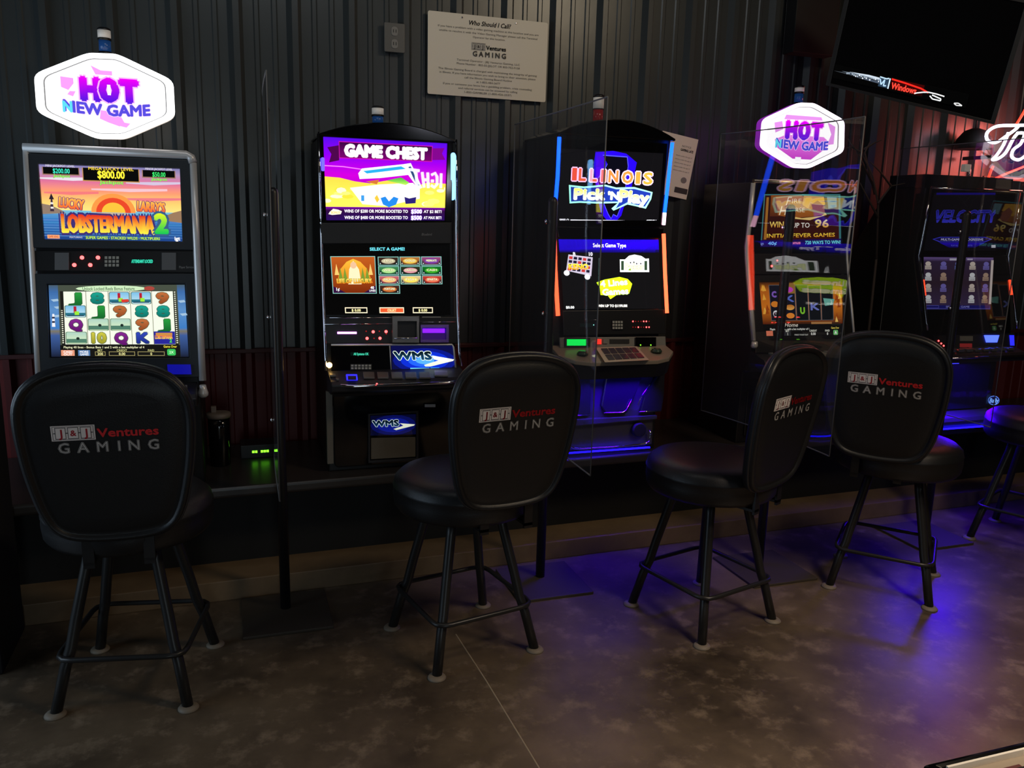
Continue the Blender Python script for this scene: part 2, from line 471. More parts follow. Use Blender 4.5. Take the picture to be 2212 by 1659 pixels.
# ================================================================== STOOLS
def stool_master(name, label):
    root = thing(name, (0, 0, 0), label, 'stool', 'slot stools')
    z = lambda o: o
    # legs
    for a in (45, 135, 225, 315):
        ca, sa = math.cos(math.radians(a)), math.sin(math.radians(a))
        lg = part('leg', MB().tube([(r * ca, r * sa, zz) for r, zz in ((.135, .545), (.15, .48), (.2, .30), (.222, .21), (.245, .15), (.285, .008))], .0178, 12), LEGM, root)
        part('glide', MB().lathe([(.018, .013), (.028, .010), (.033, .004), (.033, 0)], (.288 * ca, .288 * sa, 0), 16), GLIDE, lg, label='pale worn floor glide')
    rr = []
    for a in (45, 135, 225, 315):
        for d in (-9, -3, 3, 9):
            an = math.radians(a + d); rad = .262 - .0014 * abs(d) ** 1.2
            rr.append((rad * math.cos(an), rad * math.sin(an), .185))
    part('foot_rail', MB().tube(rr, .009, 8, True), LEGM, root)
    part('swivel_plate', MB().lathe([(.15, .535), (.15, .555), (.06, .56), (.06, .575)], (0, 0, 0), 24), BLACK, root)
    # seat
    part('seat', MB().lathe([(.215, .545), (.245, .548), (.258, .565), (.262, .60), (.260, .626), (.263, .631), (.260, .636), (.256, .655), (.235, .674), (.18, .684), (.08, .688), (.01, .689)], (0, 0, 0), 36), VINYL, root)
    # back
    half = [(0, 1.160), (.09, 1.154), (.16, 1.134), (.208, 1.096), (.232, 1.045), (.238, .99), (.236, .93), (.228, .85), (.214, .77), (.196, .70), (.166, .645), (.11, .615), (0, .606)]
    loop = catmull(half + [(-x, zz) for x, zz in half[-2:0:-1]], 3)
    N = len(loop); L = np.array(loop)
    tn = np.roll(L, -1, 0) - np.roll(L, 1, 0); tn /= np.linalg.norm(tn, axis=1)[:, None]
    nin = np.stack([tn[:, 1], -tn[:, 0]], 1)
    if ((L[0] + nin[0] * .1)[1] > L[0][1]): nin = -nin
    yb = lambda zz, y: -.262 - .14 * (zz - .62) + y + 2.2 * max(0, zz - 1.05) ** 2
    rings = [(.080, -.004), (.055, -.003), (.036, .0), (.024, .003), (.020, .001), (.015, -.007), (.007, -.008), (.002, -.003), (0, .004), (0, .026), (.006, .038), (.020, .046), (.05, .052), (.10, .055)]
    vs = []; 
    for ins, y in rings:
        P = L + nin * ins
        vs += [(p[0], yb(p[1], y), p[1]) for p in P]
    fs = [(i * N + j, i * N + (j + 1) % N, (i + 1) * N + (j + 1) % N, (i + 1) * N + j) for i in range(len(rings) - 1) for j in range(N)]
    fs += [tuple(range(N)), tuple(range(len(rings) * N - 1, (len(rings) - 1) * N - 1, -1))]
    mb = MB(); mb.add(vs, fs, True); mb.smooth[-1] = mb.smooth[-2] = False
    bk = part('backrest', mb, VINYL, root)
    P = L + nin * .001
    part('piping', MB().tube([(p[0], yb(p[1], .014), p[1]) for p in P], .0065, 6, True), VINYLP, bk)
    zc0, zc1 = .985, .90
    tl = np.array([-.142, yb(zc0, -.0042), zc0]); bl = np.array([-.142, yb(zc1, -.0042), zc1]); ex = np.array([.284, 0, 0])
    cv = Canvas(tl, tl + ex, bl + ex, bl, off=.0006)
    venue_logo(cv, 0, 0, 1, 1, (240, 230, 225), (80, 74, 74), (175, 32, 44), ((230, 42, 48), (175, 32, 44)), (200, 196, 192), (30, 31, 33))
    cv.obj('stitched_logo', PRINT, bk, label='red, white and grey stitched lettering')
    for sx in (-1, 1):
        part('back_support', MB().box(sx * .085 - .016, sx * .085 + .016, -.250, -.240, .52, .68).box(sx * .085 - .016, sx * .085 + .016, -.250, -.10, .530, .540), BLACK, root)
    return root
SEATPARTS = ('seat', 'backrest', 'back_support')
def set_stool(r, x, y, legrot, face, shift, dz=0.0):
    r.location = (x, y, 0); r.rotation_euler = (0, 0, math.radians(face))
    for ch in r.children:
        n = ch.name.split('.')[0]
        if n in ('backrest', 'back_support'): ch.location = (shift, 0, dz)
        if n not in SEATPARTS and n != 'swivel_plate': ch.rotation_euler = (0, 0, math.radians(legrot - face))
STOOLS = [(-.346, 2.871, -11, -2, 0, 'black swivel stool with lettered back, facing the lobster game at the left'),
          (.789, 2.826, 12, 8, .055, 'black swivel stool with lettered back in front of the game chest machine'),
          (1.802, 2.765, 14.6, 26, .01, 'black swivel stool turned left, its lettered back foreshortened, right of the striped machine'),
          (2.785, 2.816, 43, -49, -.055, 'black swivel stool turned right with lettered back, in front of the velocity game'),
          (3.896, 3.017, 25, 30, 0, 'black stool cut off by the right edge, only seat and legs in view')]
st0 = stool_master('slot_stool', STOOLS[0][5])
for i, (x, y, lr, fa, sh_, lb) in enumerate(STOOLS):
    r = st0 if i == 0 else copy_tree(st0)
    r['label'] = lb
    set_stool(r, x, y, lr, fa, sh_, .018 if i == 3 else 0)

# ================================================================== ACRYLIC DIVIDERS
def _mesh_at(s, x, y, z):
    s.v = [(x - v[2], y + v[1], z + v[0]) for v in s.v]; return s
MB.mesh_at = _mesh_at
def divider(pole, plan, label, zb=.66, zt=2.005, po=0.0):
    """bowed acrylic sheet: plan = three (x, y) points of its curve; pole = (x, y)"""
    px_, py_ = pole
    r = thing('clear_divider', (px_, py_, 0), label, 'divider', 'clear dividers on poles')
    c = [np.array([p[0], p[1]]) for p in catmull(plan, 10, False)]
    n_ = []
    for i in range(len(c)):
        t = c[min(i + 1, len(c) - 1)] - c[max(i - 1, 0)]; t /= np.linalg.norm(t); n_.append(np.array([t[1], -t[0]]))
    A = [p + q * .0012 for p, q in zip(c, n_)]; B = [p - q * .0012 for p, q in zip(c, n_)]; k = len(c)
    mb = MB()
    vs = [(p[0], p[1], z) for L in (A, B) for z in (zb, zt) for p in L]
    fs = [(i, i + 1, k + i + 1, k + i) for i in range(k - 1)] + [(2 * k + i, 3 * k + i, 3 * k + i + 1, 2 * k + i + 1) for i in range(k - 1)]
    mb.add(vs, fs, True)
    caps = [(k + i, k + i + 1, 3 * k + i + 1, 3 * k + i) for i in range(k - 1)] + [(i, 2 * k + i, 2 * k + i + 1, i + 1) for i in range(k - 1)]
    mb.add(vs, caps + [(0, k, 3 * k, 2 * k), (k - 1, 3 * k - 1, 4 * k - 1, 2 * k - 1)], False)
    pn = part('acrylic_sheet', mb, ACRYLIC, r)
    e = MB()
    for z in (zb, zt): e.tube([(p[0], p[1], z) for p in c], .0028, 6)
    for p in (c[0], c[-1]): e.tube([(p[0], p[1], zb), (p[0], p[1], zt)], .0024, 6)
    part('sheet_edge', e, ACREDGE, pn)
    part('pole', MB().tube([(px_, py_, z) for z in (0.012, .8, 1.66)] + [(px_, py_, 1.672), (px_, py_, 1.68)], [.0205, .0205, .0205, .017, .008], 14), BLACK, r)
    part('base_plate', MB().box(px_ - .17 + po, px_ + .17 + po, py_ - .21, py_ + .13, 0, .012), mat('dusty steel plate', (66, 58, 48), 0.6, .1), r, bevel=.003)
    cp = min(c, key=lambda p: (p[0] - px_) ** 2 + (p[1] - py_) ** 2)
    for zz in (.80, 1.20, 1.58):
        part('bolt', MB().lathe([(.009, 0), (.009, .005), (.005, .008)], (0, 0, 0), 10).mesh_at(cp[0] - .004, cp[1], zz), CHROME, r)
    return r
divider((.160, 3.25), [(.125, 2.70), (.136, 3.25), (.180, 3.74)], 'clear acrylic divider on black pole seen edge-on, right of the lobster game')
divider((1.270, 3.255), [(1.240, 2.70), (1.246, 3.25), (1.246, 3.70)], 'clear acrylic divider on black pole overlapping the left half of the striped machine')
divider((2.325, 3.11), [(2.318 + .026 * t - .16 * t * t, 2.74 + t) for t in (-.04, .12, .28, .44, .60, .76, .82)], 'clear acrylic divider before the second hot sign, mirroring the striped machine')
divider((3.466, 3.25), [(3.445, 2.93), (3.44, 3.25), (3.43, 3.70)], 'clear acrylic divider on black pole standing before the velocity game', po=-.06)

# ================================================================== MACHINES
def machine(name, xc, yc, label):
    return thing(name, (xc, yc, ZT), label, 'slot machine', 'slot machines')
def q4(pl, pts, off=0.0): return [pl.hit(p, off) for p in pts]
def crop(ox, oy, s): return lambda x, y: (ox + x / s, oy + y / s)
def rectpts(c, x0, y0, x1, y1): return [c(x0, y0), c(x1, y0), c(x1, y1), c(x0, y1)]
def tower(root, px, Y, zbase, cap_px, w_px, l_px, lens, r=.024):
    """signal light: pole + cap, a white lens and a coloured lens; heights measured along the axis"""
    x = aty((px, (w_px[0] + w_px[1]) / 2), Y)[0]
    zz = lambda p: aty((px, p), Y)[2]
    t = part('tower_light', MB().lathe([(.012, 0), (.012, zz(l_px[1]) - zbase)], (x, Y, zbase), 12)
             .lathe([(r + .002, 0), (r + .003, .006), (r, .012)], (x, Y, zz(l_px[1]) - .012), 18)
             .lathe([(r + .001, 0), (r + .001, zz(cap_px) - zz(w_px[0]) - .002), (r - .006, zz(cap_px) - zz(w_px[0]) + .003)], (x, Y, zz(w_px[0])), 18)
             .lathe([(r + .001, 0), (r + .001, max(.004, zz(w_px[1]) - zz(l_px[0])))], (x, Y, zz(l_px[0])), 18), BLACK, root)
    part('white_lens', MB().lathe([(r, 0), (r, zz(w_px[0]) - zz(w_px[1]))], (x, Y, zz(w_px[1])), 20), WHITEP, t)
    part('coloured_lens', MB().lathe([(r - .002, 0), (r - .002, zz(l_px[0]) - zz(l_px[1]))], (x, Y, zz(l_px[1])), 20), lens, t)
def keypad(root, pl, c, x0, y0, x1, y1, nx, ny, m=None, name='keypad', t=.004, fill=.7, o=.0102):
    kp = None
    base = part(name, MB().plate(q4(pl, rectpts(c, x0 - 3, y0 - 3, x1 + 3, y1 + 3), o), pl.n, .002), BLACK, root)
    for j in range(ny):
        for i in range(nx):
            dx, dy = (x1 - x0) / nx, (y1 - y0) / ny
            a, b = x0 + dx * (i + .5 - fill / 2), y0 + dy * (j + .5 - fill / 2)
            part('key', MB().plate(q4(pl, rectpts(c, a, b, a + dx * fill, b + dy * fill), o + .0015), pl.n, t), m or KEYM, base)
    return base
def led(root, pl, p, r, m, off=.002):
    c = pl.hit(p, off); rad = r
    ex = np.array([1.0, 0, 0]); ez = pl.d
    ring = lambda rr, o: [c + (ex * math.cos(2 * math.pi * k / 10) + ez * math.sin(2 * math.pi * k / 10)) * rr + pl.n * o for k in range(10)]
    mb = MB(); mb.hexa(ring(rad, 0), ring(rad * .6, rad * .7))
    return part('led', mb, m, root)
def bezel(root, name, pl, outer, inner, t, m, bevel=.003):
    mb = MB(); mb.frame(q4(pl, outer), q4(pl, inner), pl.n, t)
    return part(name, mb, m, root, bevel=bevel)
W_ = (255, 255, 255); K_ = (0, 0, 0)

# ---------------------------------------------------------------- machine 1: lobster game, far left
c1 = crop(0, 300, 3.19)
m1 = machine('slot_machine', -.41, 3.7, 'silver-edged slot machine at the far left showing a lobster game with white reels')
x0, x1 = -.70, -.12
p1 = Plane(1.795, 3.56, .90, 3.43)
part('cabinet', MB().profx([(3.58, 1.79), (3.45, .95), (3.44, .90), (3.47, .86), (3.50, .49), (3.98, .49), (3.98, 1.79)], x0 + .012, x1 - .012), BLACK, m1, bevel=.006)
tubeL = [p1.at(x0 + .006, z) for z in (.90, 1.20, 1.5, 1.778)] + [p1.at(x0 + .02, 1.795)]
part('trim_tube', MB().tube([p1.at(x0 + .008, z, .01) for z in (.93, 1.2, 1.5, 1.785)], .0105, 10), SILVER, m1)
part('trim_tube', MB().tube([p1.at(x0, 1.797, .012), p1.at(x1 - .022, 1.797, .012), p1.at(x1 - .006, 1.788, .012), p1.at(x1, 1.768, .012)], .0165, 10), SILVER, m1)
part('trim_tube', MB().tube([p1.at(x1, z, .012) for z in (.93, 1.2, 1.5, 1.768)], .0135, 10), SILVER, m1)
part('trim_knob', MB().lathe([(.010, 0), (.019, .008), (.020, .02), (.015, .035), (.012, .05)], tuple(p1.at(x1, .865, .016)), 14), SILVER, m1)
up = rectpts(c1, 0, 0, 1, 1)
bezel(m1, 'upper_bezel', p1, [c1(178, 105), c1(1322, 150), c1(1350, 768), c1(208, 752)], [c1(268, 176), c1(1240, 208), c1(1258, 710), c1(310, 694)], .016, BEZEL)
cv = Canvas(*q4(p1, [c1(268, 176), c1(1240, 208), c1(1258, 710), c1(310, 694)]), gain=1.15)
cv.grad(0, 0, 1, .62, [(0, (120, 118, 170)), (.14, (170, 140, 180)), (.34, (215, 110, 150)), (.55, (245, 150, 110)), (.8, (255, 205, 110)), (1, (255, 225, 130))])
for a, b, c_, d_ in ((.0, .17, .45, (225, 215, 225)), (.35, .3, .9, (235, 190, 200)), (.6, .2, 1, (205, 190, 215)), (.02, .36, .4, (235, 120, 120)), (.55, .42, 1, (230, 120, 130))):
    cv.poly([(a, b), (c_, b - .02), (c_, b + .01), ((a + c_) / 2, b + .035), (a, b + .02)], d_)
cv.grad(0, .6, 1, 1, [(0, (120, 190, 215)), (.25, (60, 125, 190)), (1, (28, 62, 130))])
for k_ in range(9):
    yv = .66 + .035 * k_; cv.poly([(.0, yv), (1, yv + .008), (1, yv + .014), (0, yv + .010)], (70 + 12 * (k_ % 3), 130 + 10 * (k_ % 2), 195))
cv.poly([(0, .52), (.06, .54), (.13, .60), (.16, .64), (0, .66)], (140, 120, 105)); cv.poly([(.86, .66), (.94, .6), (1, .57), (1, .74), (.9, .72)], (150, 118, 90))
cv.poly([(.062, .46), (.074, .46), (.08, .62), (.052, .62)], (60, 45, 60)); cv.poly([(.05, .46), (.068, .38), (.086, .46)], (40, 32, 45))
for a in (.5, .56): cv.rect(.058, a, .078, a + .025, (230, 225, 220))
for (a, b, c_, d_, e) in ((.02, .03, .275, .135, (150, 110, 90)), (.295, .025, .70, .205, (190, 140, 80)), (.72, .03, .965, .135, (150, 110, 90))):
    cv.rect(a, b, c_, d_, e); cv.rect(a + .006, b + .0, c_ - .006, d_ - .014, (8, 8, 8))
cv.text('MINI JACKPOT LEVEL', .145, .012, .03, (230, 225, 235), w=.2); cv.text('MEGA LUCKY LEVEL', .5, .03, .04, (250, 215, 60), w=.32, bold=.02)
cv.text('MINOR JACKPOT LEVEL', .845, .012, .03, (230, 225, 235), w=.2)
cv.text('$200.00', .15, .078, .062, (60, 225, 190), w=.115, bold=.02); cv.text('$800.00', .497, .108, .10, (255, 235, 60), w=.19, bold=.03)
cv.text('$50.00', .843, .085, .062, (60, 230, 110), w=.095, bold=.02)
for a, b, h_ in ((.15, .145, .035), (.497, .212, .045), (.843, .15, .035)):
    cv.text('Jackpot', a, b, h_, (150, 255, 90), w=.115 if h_ < .04 else .17, bold=.03, outline=((20, 110, 50), .05))
half_sun = lambda r: [(.5 + r * math.cos(math.pi * q / 14), .62 - r * 1.6 * math.sin(math.pi * q / 14)) for q in range(15)]
for r_, c_ in ((.16, (250, 150, 70)), (.125, (225, 70, 40)), (.085, (250, 190, 60))): cv.poly(half_sun(r_), c_)
for k_ in range(5): cv.poly([(.38 + .02 * k_, .63 + .022 * k_), (.62 - .02 * k_, .63 + .022 * k_), (.60 - .02 * k_, .642 + .022 * k_), (.40 + .02 * k_, .642 + .022 * k_)], (240, 170, 90))
cv.text('LUCKY', .205, .51, .13, (255, 190, 80), (235, 90, 40), w=.17, bold=.04, rot=-.12, outline=((110, 60, 110), .05))
cv.text("LARRY'S", .775, .53, .13, (255, 190, 80), (235, 90, 40), w=.2, bold=.04, rot=-.06, outline=((110, 60, 110), .05))
cv.text('LOBSTERMANIA', .46, .775, .21, (215, 40, 30), (255, 240, 70), w=.66, bold=.05, outline=((60, 45, 110), .09), taper=.12)
cv.text('2', .845, .755, .25, (220, 235, 40), (20, 190, 80), w=.085, bold=.06, outline=((55, 90, 130), .09))
cv.rect(.02, .935, .105, .985, (240, 170, 120)); cv.text('GAME KING', .062, .96, .03, (200, 70, 40), w=.07, bold=.02)
cv.text('FEATURING', .22, .963, .02, (225, 225, 225), w=.09)
cv.text('SUPER GAMES - STACKED WILDS - MULTIPLIERS', .56, .963, .036, (190, 235, 90), w=.54, bold=.03, outline=((20, 70, 60), .05))
cv.text('igt', .962, .955, .05, W_, w=.04, bold=.04)
cv.obj('upper_screen', SCREEN, m1)
# tracking strip
st = part('tracking_strip', MB().plate(q4(p1, [c1(212, 772), c1(1352, 776), c1(1358, 922), c1(220, 910)]), p1.n, .010), BLACK, m1, bevel=.002)
for a in (378, 1115):
    part('speaker_grille', MB().plate(q4(p1, rectpts(c1, a, 785, a + 98, 904), .010), p1.n, .004), mat('speaker grille', (98, 100, 102), .6), st)
for a, b in ((565, 818), (675, 818), (512, 869), (622, 869)): led(st, p1, c1(a, b), .0075, RED_LED, .0105)
keypad(m1, p1, c1, 718, 806, 824, 884, 4, 3)
cv = Canvas(*q4(p1, rectpts(c1, 905, 830, 1058, 860)), off=.0105)
cv.rect(0, 0, 1, 1, (4, 18, 16)); cv.text('ATTENDANT LOCKED', .5, .5, .75, (60, 230, 190), w=.95, bold=.03); cv.obj('text_display', SCREEN, st)
cv = Canvas(*q4(p1, rectpts(c1, 1230, 872, 1345, 898)), off=.0105)
cv.text('Player Services', .5, .5, .6, (150, 150, 150), w=.9); cv.obj('small_print', PRINT, st)
# lower screen
LQ = [c1(335, 1008), c1(1272, 1005), c1(1300, 1502), c1(355, 1502)]
bezel(m1, 'lower_bezel', p1, [c1(222, 930), c1(1360, 930), c1(1405, 1640), c1(262, 1640)], [c1(327, 1000), c1(1280, 997), c1(1308, 1508), c1(347, 1508)], .016, BEZEL)
cv = Canvas(*q4(p1, LQ), gain=1.1)
cv.grad(0, 0, 1, 1, [(0, (70, 90, 105)), (.1, (60, 105, 165)), (.35, (90, 140, 195)), (.6, (60, 120, 190)), (.64, (120, 115, 95)), (.7, (60, 90, 150)), (1, (25, 30, 50))])
for a, b in ((.01, .2), (.03, .3), (.94, .22), (.95, .4), (.02, .42)): cv.poly([(a, b), (a + .05, b - .01), (a + .06, b + .02), (a + .02, b + .03)], (160, 190, 215))
cv.poly([(.018, .40), (.032, .40), (.036, .58), (.012, .58)], (235, 235, 240))
for a in (.44, .5): cv.poly([(.015, a), (.034, a), (.034, a + .025), (.014, a + .025)], (40, 40, 60))
cv.rect(.065, 0, .94, 1, (70, 78, 66)); cv.ell(.45, .05, .26, .042, (205, 235, 190)); cv.text('Unlock Locked Reels Bonus Feature', .43, .05, .045, (60, 90, 60), w=.38, bold=.01)
cv.ell(.73, .05, .04, .03, (170, 70, 60))
cv.rect(.078, .085, .93, .835, (30, 30, 26))
for k_ in range(26):
    v_ = .095 + .028 * k_; cv.lv -= 1.9
    cv.rect(.081, v_, .092, v_ + .014, (235, 240, 215)); cv.rect(.914, v_, .926, v_ + .014, (235, 240, 215))
cv.lv += 4
cv.rect(.102, .09, .906, .825, (240, 248, 228))
grid = [['J', '8', 'B', 'B', '9'], ['B', 'J', '9', '8', '8'], ['Q', 'S', 'S', '9', 'J'], ['S', '10', 'Q', 'K', 'L']]
cols = {'J': ((40, 150, 60), (20, 90, 40)), '8': ((30, 160, 140), (15, 110, 100)), '9': ((190, 110, 60), (140, 70, 35)), 'Q': ((130, 40, 140), (90, 20, 100)), 'K': ((50, 70, 180), (30, 45, 130)), '10': ((200, 195, 70), (150, 145, 40))}
for ri, row in enumerate(grid):
    for ci, ch in enumerate(row):
        u_ = .102 + .1608 * (ci + .5); v_ = .09 + .184 * (ri + .5)
        if ch in cols:
            cv.text(ch, u_, v_, .135, *cols[ch], w=.085 if ch != '10' else .095, bold=.07, outline=((60, 80, 60), .035))
        elif ch == 'B':
            cv.poly(rr_ := [(u_ + .076 * a, v_ + .085 * b) for a, b in rrect(-1, -1, 1, 1, .2)], (90, 120, 110))
            cv.poly([(u_ + .070 * a, v_ + .078 * b) for a, b in rrect(-1, -1, 1, 1, .2)], (120, 185, 225), (190, 225, 235))
            cv.rect(u_ - .07, v_ + .02, u_ + .07, v_ + .06, (40, 110, 130)); cv.rect(u_ - .012, v_ - .07, u_ + .008, v_ + .02, (180, 30, 50))
            cv.rect(u_ - .006, v_ + .0, u_ + .026, v_ + .05, (150, 230, 60)); cv.rect(u_ - .06, v_ + .05, u_ + .06, v_ + .066, (30, 70, 90))
            if ci == 2: cv.poly([(u_ + .01, v_ + .02), (u_ + .065, v_ + .015), (u_ + .07, v_ + .05), (u_ + .02, v_ + .062)], (215, 60, 50))
        elif ch == 'S':
            cv.poly([(u_ + .076 * a, v_ + .085 * b) for a, b in rrect(-1, -1, 1, 1, .2)], (110, 140, 110))
            cv.poly([(u_ + .070 * a, v_ + .078 * b) for a, b in rrect(-1, -1, 1, 1, .2)], (170, 205, 190), (215, 235, 190))
            cv.rect(u_ - .07, v_ + .015, u_ + .07, v_ + .07, (80, 125, 105)); cv.ell(u_ + .01, v_ + .01, .012, .02, (30, 45, 40))
        else:
            cv.rect(u_ - .08, v_ - .088, u_ + .08, v_ + .088, (40, 40, 150)); cv.rect(u_ - .065, v_ - .07, u_ + .06, v_ - .03, (200, 140, 70))
            cv.text('LOBSTERMANIA', u_ - .005, v_ - .01, .05, (240, 120, 40), (255, 210, 80), w=.13, bold=.04); cv.text('2', u_ + .045, v_ + .04, .05, (80, 220, 80), bold=.05)
for ci in range(1, 5): cv.rect(.102 + .1608 * ci - .002, .09, .102 + .1608 * ci + .002, .825, (110, 100, 80))
cv.rect(.065, .835, .94, 1, (22, 22, 20))
cv.text('Playing 40 lines - Bonus Bets 1 and 2 with a bet multiplier of 4', .38, .865, .03, (235, 235, 190), w=.58, bold=.015); cv.text('Game Over', .865, .855, .032, (240, 220, 60), w=.1, bold=.02)
for (a, b, t_, c_) in ((.07, .165, 'CASH OUT', (225, 150, 120)), (.19, .275, 'MORE GAMES', (80, 120, 170))):
    cv.rect(a, .905, b, .985, c_); cv.text(t_.split()[0], (a + b) / 2, .93, .03, W_, w=.06, bold=.02); cv.text(t_.split()[1], (a + b) / 2, .965, .03, W_, w=.06, bold=.02)
for (a, b, t_, s_) in ((.31, .385, 'BET', '200'), (.41, .6, 'CREDIT', '0.00'), (.62, .82, 'PAID', '0')):
    cv.frame(a, .925, b, .985, .008, (150, 140, 90)); cv.text(t_, (a + b) / 2, .908, .028, (230, 230, 150)); cv.text(s_, (a + b) / 2, .957, .034, (240, 235, 160), bold=.02)
cv.poly([(.872 + .032 * a, .935 + .045 * b) for a, b in rrect(-1, -1, 1, 1, .4)], (60, 190, 90)); cv.text('2X', .872, .935, .035, (210, 255, 210), bold=.02)
cv.obj('lower_screen', SCREEN, m1)
dk = part('button_deck', MB().profx([(3.445, .925), (3.32, .90), (3.30, .885), (3.31, .85), (3.47, .83)], x0 + .02, x1 - .02), CHARC, m1, bevel=.005)
for i in range(8):
    part('button', MB().box(x0 + .06 + i * .06, x0 + .105 + i * .06, 3.34, 3.385, .905, .925), GREYP, dk, bevel=.003)
part('bill_slot', MB().plate(q4(Plane(.94, 3.436, .88, 3.428), [(362, 787), (412, 787), (414, 808), (364, 808)]), p1.n, .024), glow('blue slot', (20, 20, 200), .5), m1)
part('door_panel', MB().box(x0 + .05, x1 - .05, 3.49, 3.50, .53, .80), BLACKGLOSS, m1, bevel=.003)
tower(m1, 225, 3.80, 1.785, 62, (66, 83), (88, 112), BLUEL)

# ---------------------------------------------------------------- HOT signs
def hot_sign(pts, pl, label, root_loc, leg_x, leg_z, tint):
    r = thing('topper_sign', root_loc, label, 'lit sign', 'glowing toppers')
    P = [pl.hit(p) for p in pts]; c = sum(P) / len(P)
    # rounded outline
    def rnd(P, k=.16):
        out = []
        n = len(P)
        for i in range(n):
            a, b, d = P[i - 1], P[i], P[(i + 1) % n]
            s_, e_ = b + (a - b) * k, b + (d - b) * k
            out += [s_ * (1 - t) ** 2 + b * 2 * t * (1 - t) + e_ * t * t for t in (0, .25, .5, .75, 1)]
        return out
    O = rnd(P); n = pl.n; sc_ = lambda L, k: [c + (q - c) * k for q in L]
    part('housing', MB().hexa([q - n * .045 for q in sc_(O, .99)], [q - n * .002 for q in O]), mat('white housing', (200, 200, 205), .5, emit=(255, 240, 225), strength=.8) if tint == 'w' else mat('violet edge-lit housing', (170, 120, 190), .5, emit=(200, 20, 255), strength=.3), r)
    ringm = glow('sign ring %s' % tint, (255, 255, 255) if tint == 'w' else (255, 235, 255), 3.0)
    mb = MB(); mb.frame([q for q in O], [q for q in sc_(O, .885)], n, .012)
    part('lit_rim', mb, ringm, r)
    I = sc_(O, .885)
    fm = MB(); fm.frame([q + n * .001 for q in sc_(O, .885)], [q + n * .001 for q in sc_(O, .868)], n, .004)
    part('inner_seam', fm, mat('grey seam', (120, 120, 120), .5), r)
    lo = np.min(P, 0); hi = np.max(P, 0); 
    tl = np.array([lo[0], c[1], hi[2]]); tr = np.array([hi[0], c[1], hi[2]]); br = np.array([hi[0], c[1], lo[2]]); bl = np.array([lo[0], c[1], lo[2]])
    fix = lambda q: q + n * (((pl.p - q) @ n))
    cv = Canvas(fix(tl), fix(tr), fix(br), fix(bl), gain=1.25, off=.0008)
    W, Hh = hi[0] - lo[0], hi[2] - lo[2]
    uv = [((q[0] - lo[0]) / W, (hi[2] - q[2]) / Hh) for q in I]
    bg = (255, 253, 255)
    cv.poly(uv, bg)
    if tint == 'w':
        bl_ = [[(.40, .15), (.47, .2), (.55, .2), (.55, .25), (.43, .25)], [(.18, .30), (.27, .31), (.27, .37), (.23, .45), (.18, .42)], [(.24, .46), (.28, .46), (.26, .52), (.22, .5)],
               [(.45, .66), (.58, .68), (.62, .8), (.58, .84), (.5, .8), (.44, .76)], [(.56, .78), (.66, .8), (.63, .85), (.57, .83)]]
        for b in bl_: cv.poly(b, (232, 150, 236))
    else:
        cv.poly([(.17, .58), (.30, .50), (.75, .50), (.83, .58), (.80, .66), (.62, .86), (.40, .86), (.20, .70)], (225, 130, 225), (190, 60, 190))
        for b in ([(.15, .33), (.24, .3), (.26, .42), (.17, .48)], [(.78, .27), (.88, .33), (.88, .6), (.80, .62), (.84, .45)], [(.28, .2), (.7, .2), (.72, .25), (.26, .27)]): cv.poly(b, (220, 140, 225))
        cv.rect(.43, .83, .50, .89, (245, 245, 250))
    mg, bl2 = (222, 0, 226), (70, 20, 205)
    for ch, u_ in zip('HOT', (.385, .52, .665) if tint == 'w' else (.36, .51, .66)):
        cv.text(ch, u_, .42, .24, mg, bl2, w=.115, bold=.09, outline=((238, 170, 240), .05))
        if ch == 'O': cv.rect(u_ - .012, .36, u_ + .012, .48, (250, 240, 252))
    cv.text('NEW GAME', .50, .655, .125, (80, 70, 205) if tint == 'w' else (70, 70, 200), w=.62, bold=.05, outline=((240, 205, 245), .04), arc=-.03)
    cv.text('N', .215, .64, .12, (90, 205, 225), w=.06, bold=.05)
    cv.obj('sign_face', SIGNLIT, r)
    part('mount_post', MB().box(leg_x - .025, leg_x + .025, c[1] + .05, c[1] + .075, leg_z, c[2]), BLACK, r)
    return r
cS = crop(40, 40, 5.53)
ps1 = Plane(2.1, 3.60, 1.8, 3.60)
hot_sign([cS(*q) for q in ((192, 665), (830, 415), (1185, 428), (1850, 745), (1872, 1185), (1270, 1442), (925, 1437), (225, 1125))], ps1,
         'big glowing white hot new game sign topping the lobster game at the far left', (-.42, 3.62, 1.795), -.42, 1.795, 'w')

# ---------------------------------------------------------------- machine 2: game chest
c3 = crop(650, 220, 3.4555); c4 = crop(650, 640, 4.3658)
m2 = machine('slot_machine', .655, 3.75, 'black arched slot machine with purple game chest screen, second from the left')
x0, x1 = .365, .945
pU = Plane(1.93, 3.60, 1.56, 3.58); pS = Plane(1.56, 3.58, 1.15, 3.54); pP = Plane(1.16, 3.54, 1.06, 3.525); pG = Plane(1.06, 3.525, .93, 3.49)
part('cabinet', MB().profx([(3.62, 1.90), (3.60, 1.56), (3.56, 1.15), (3.54, 1.05), (3.51, .93), (3.50, .84), (3.52, .78), (3.52, .49), (4.02, .49), (4.02, 1.90)], x0 + .008, x1 - .008), BLACK, m2, bevel=.005)
arc = [(x0 + .002, 1.902)] + [(x0 + .002 + (x1 - x0 - .004) * t, 1.910 + .058 * (1 - (2 * t - 1) ** 2)) for t in np.linspace(0, 1, 17)] + [(x1 - .002, 1.902)]
part('arched_crown', MB().profy(arc, 3.585, 3.98), BLACKGLOSS, m2, bevel=.006)
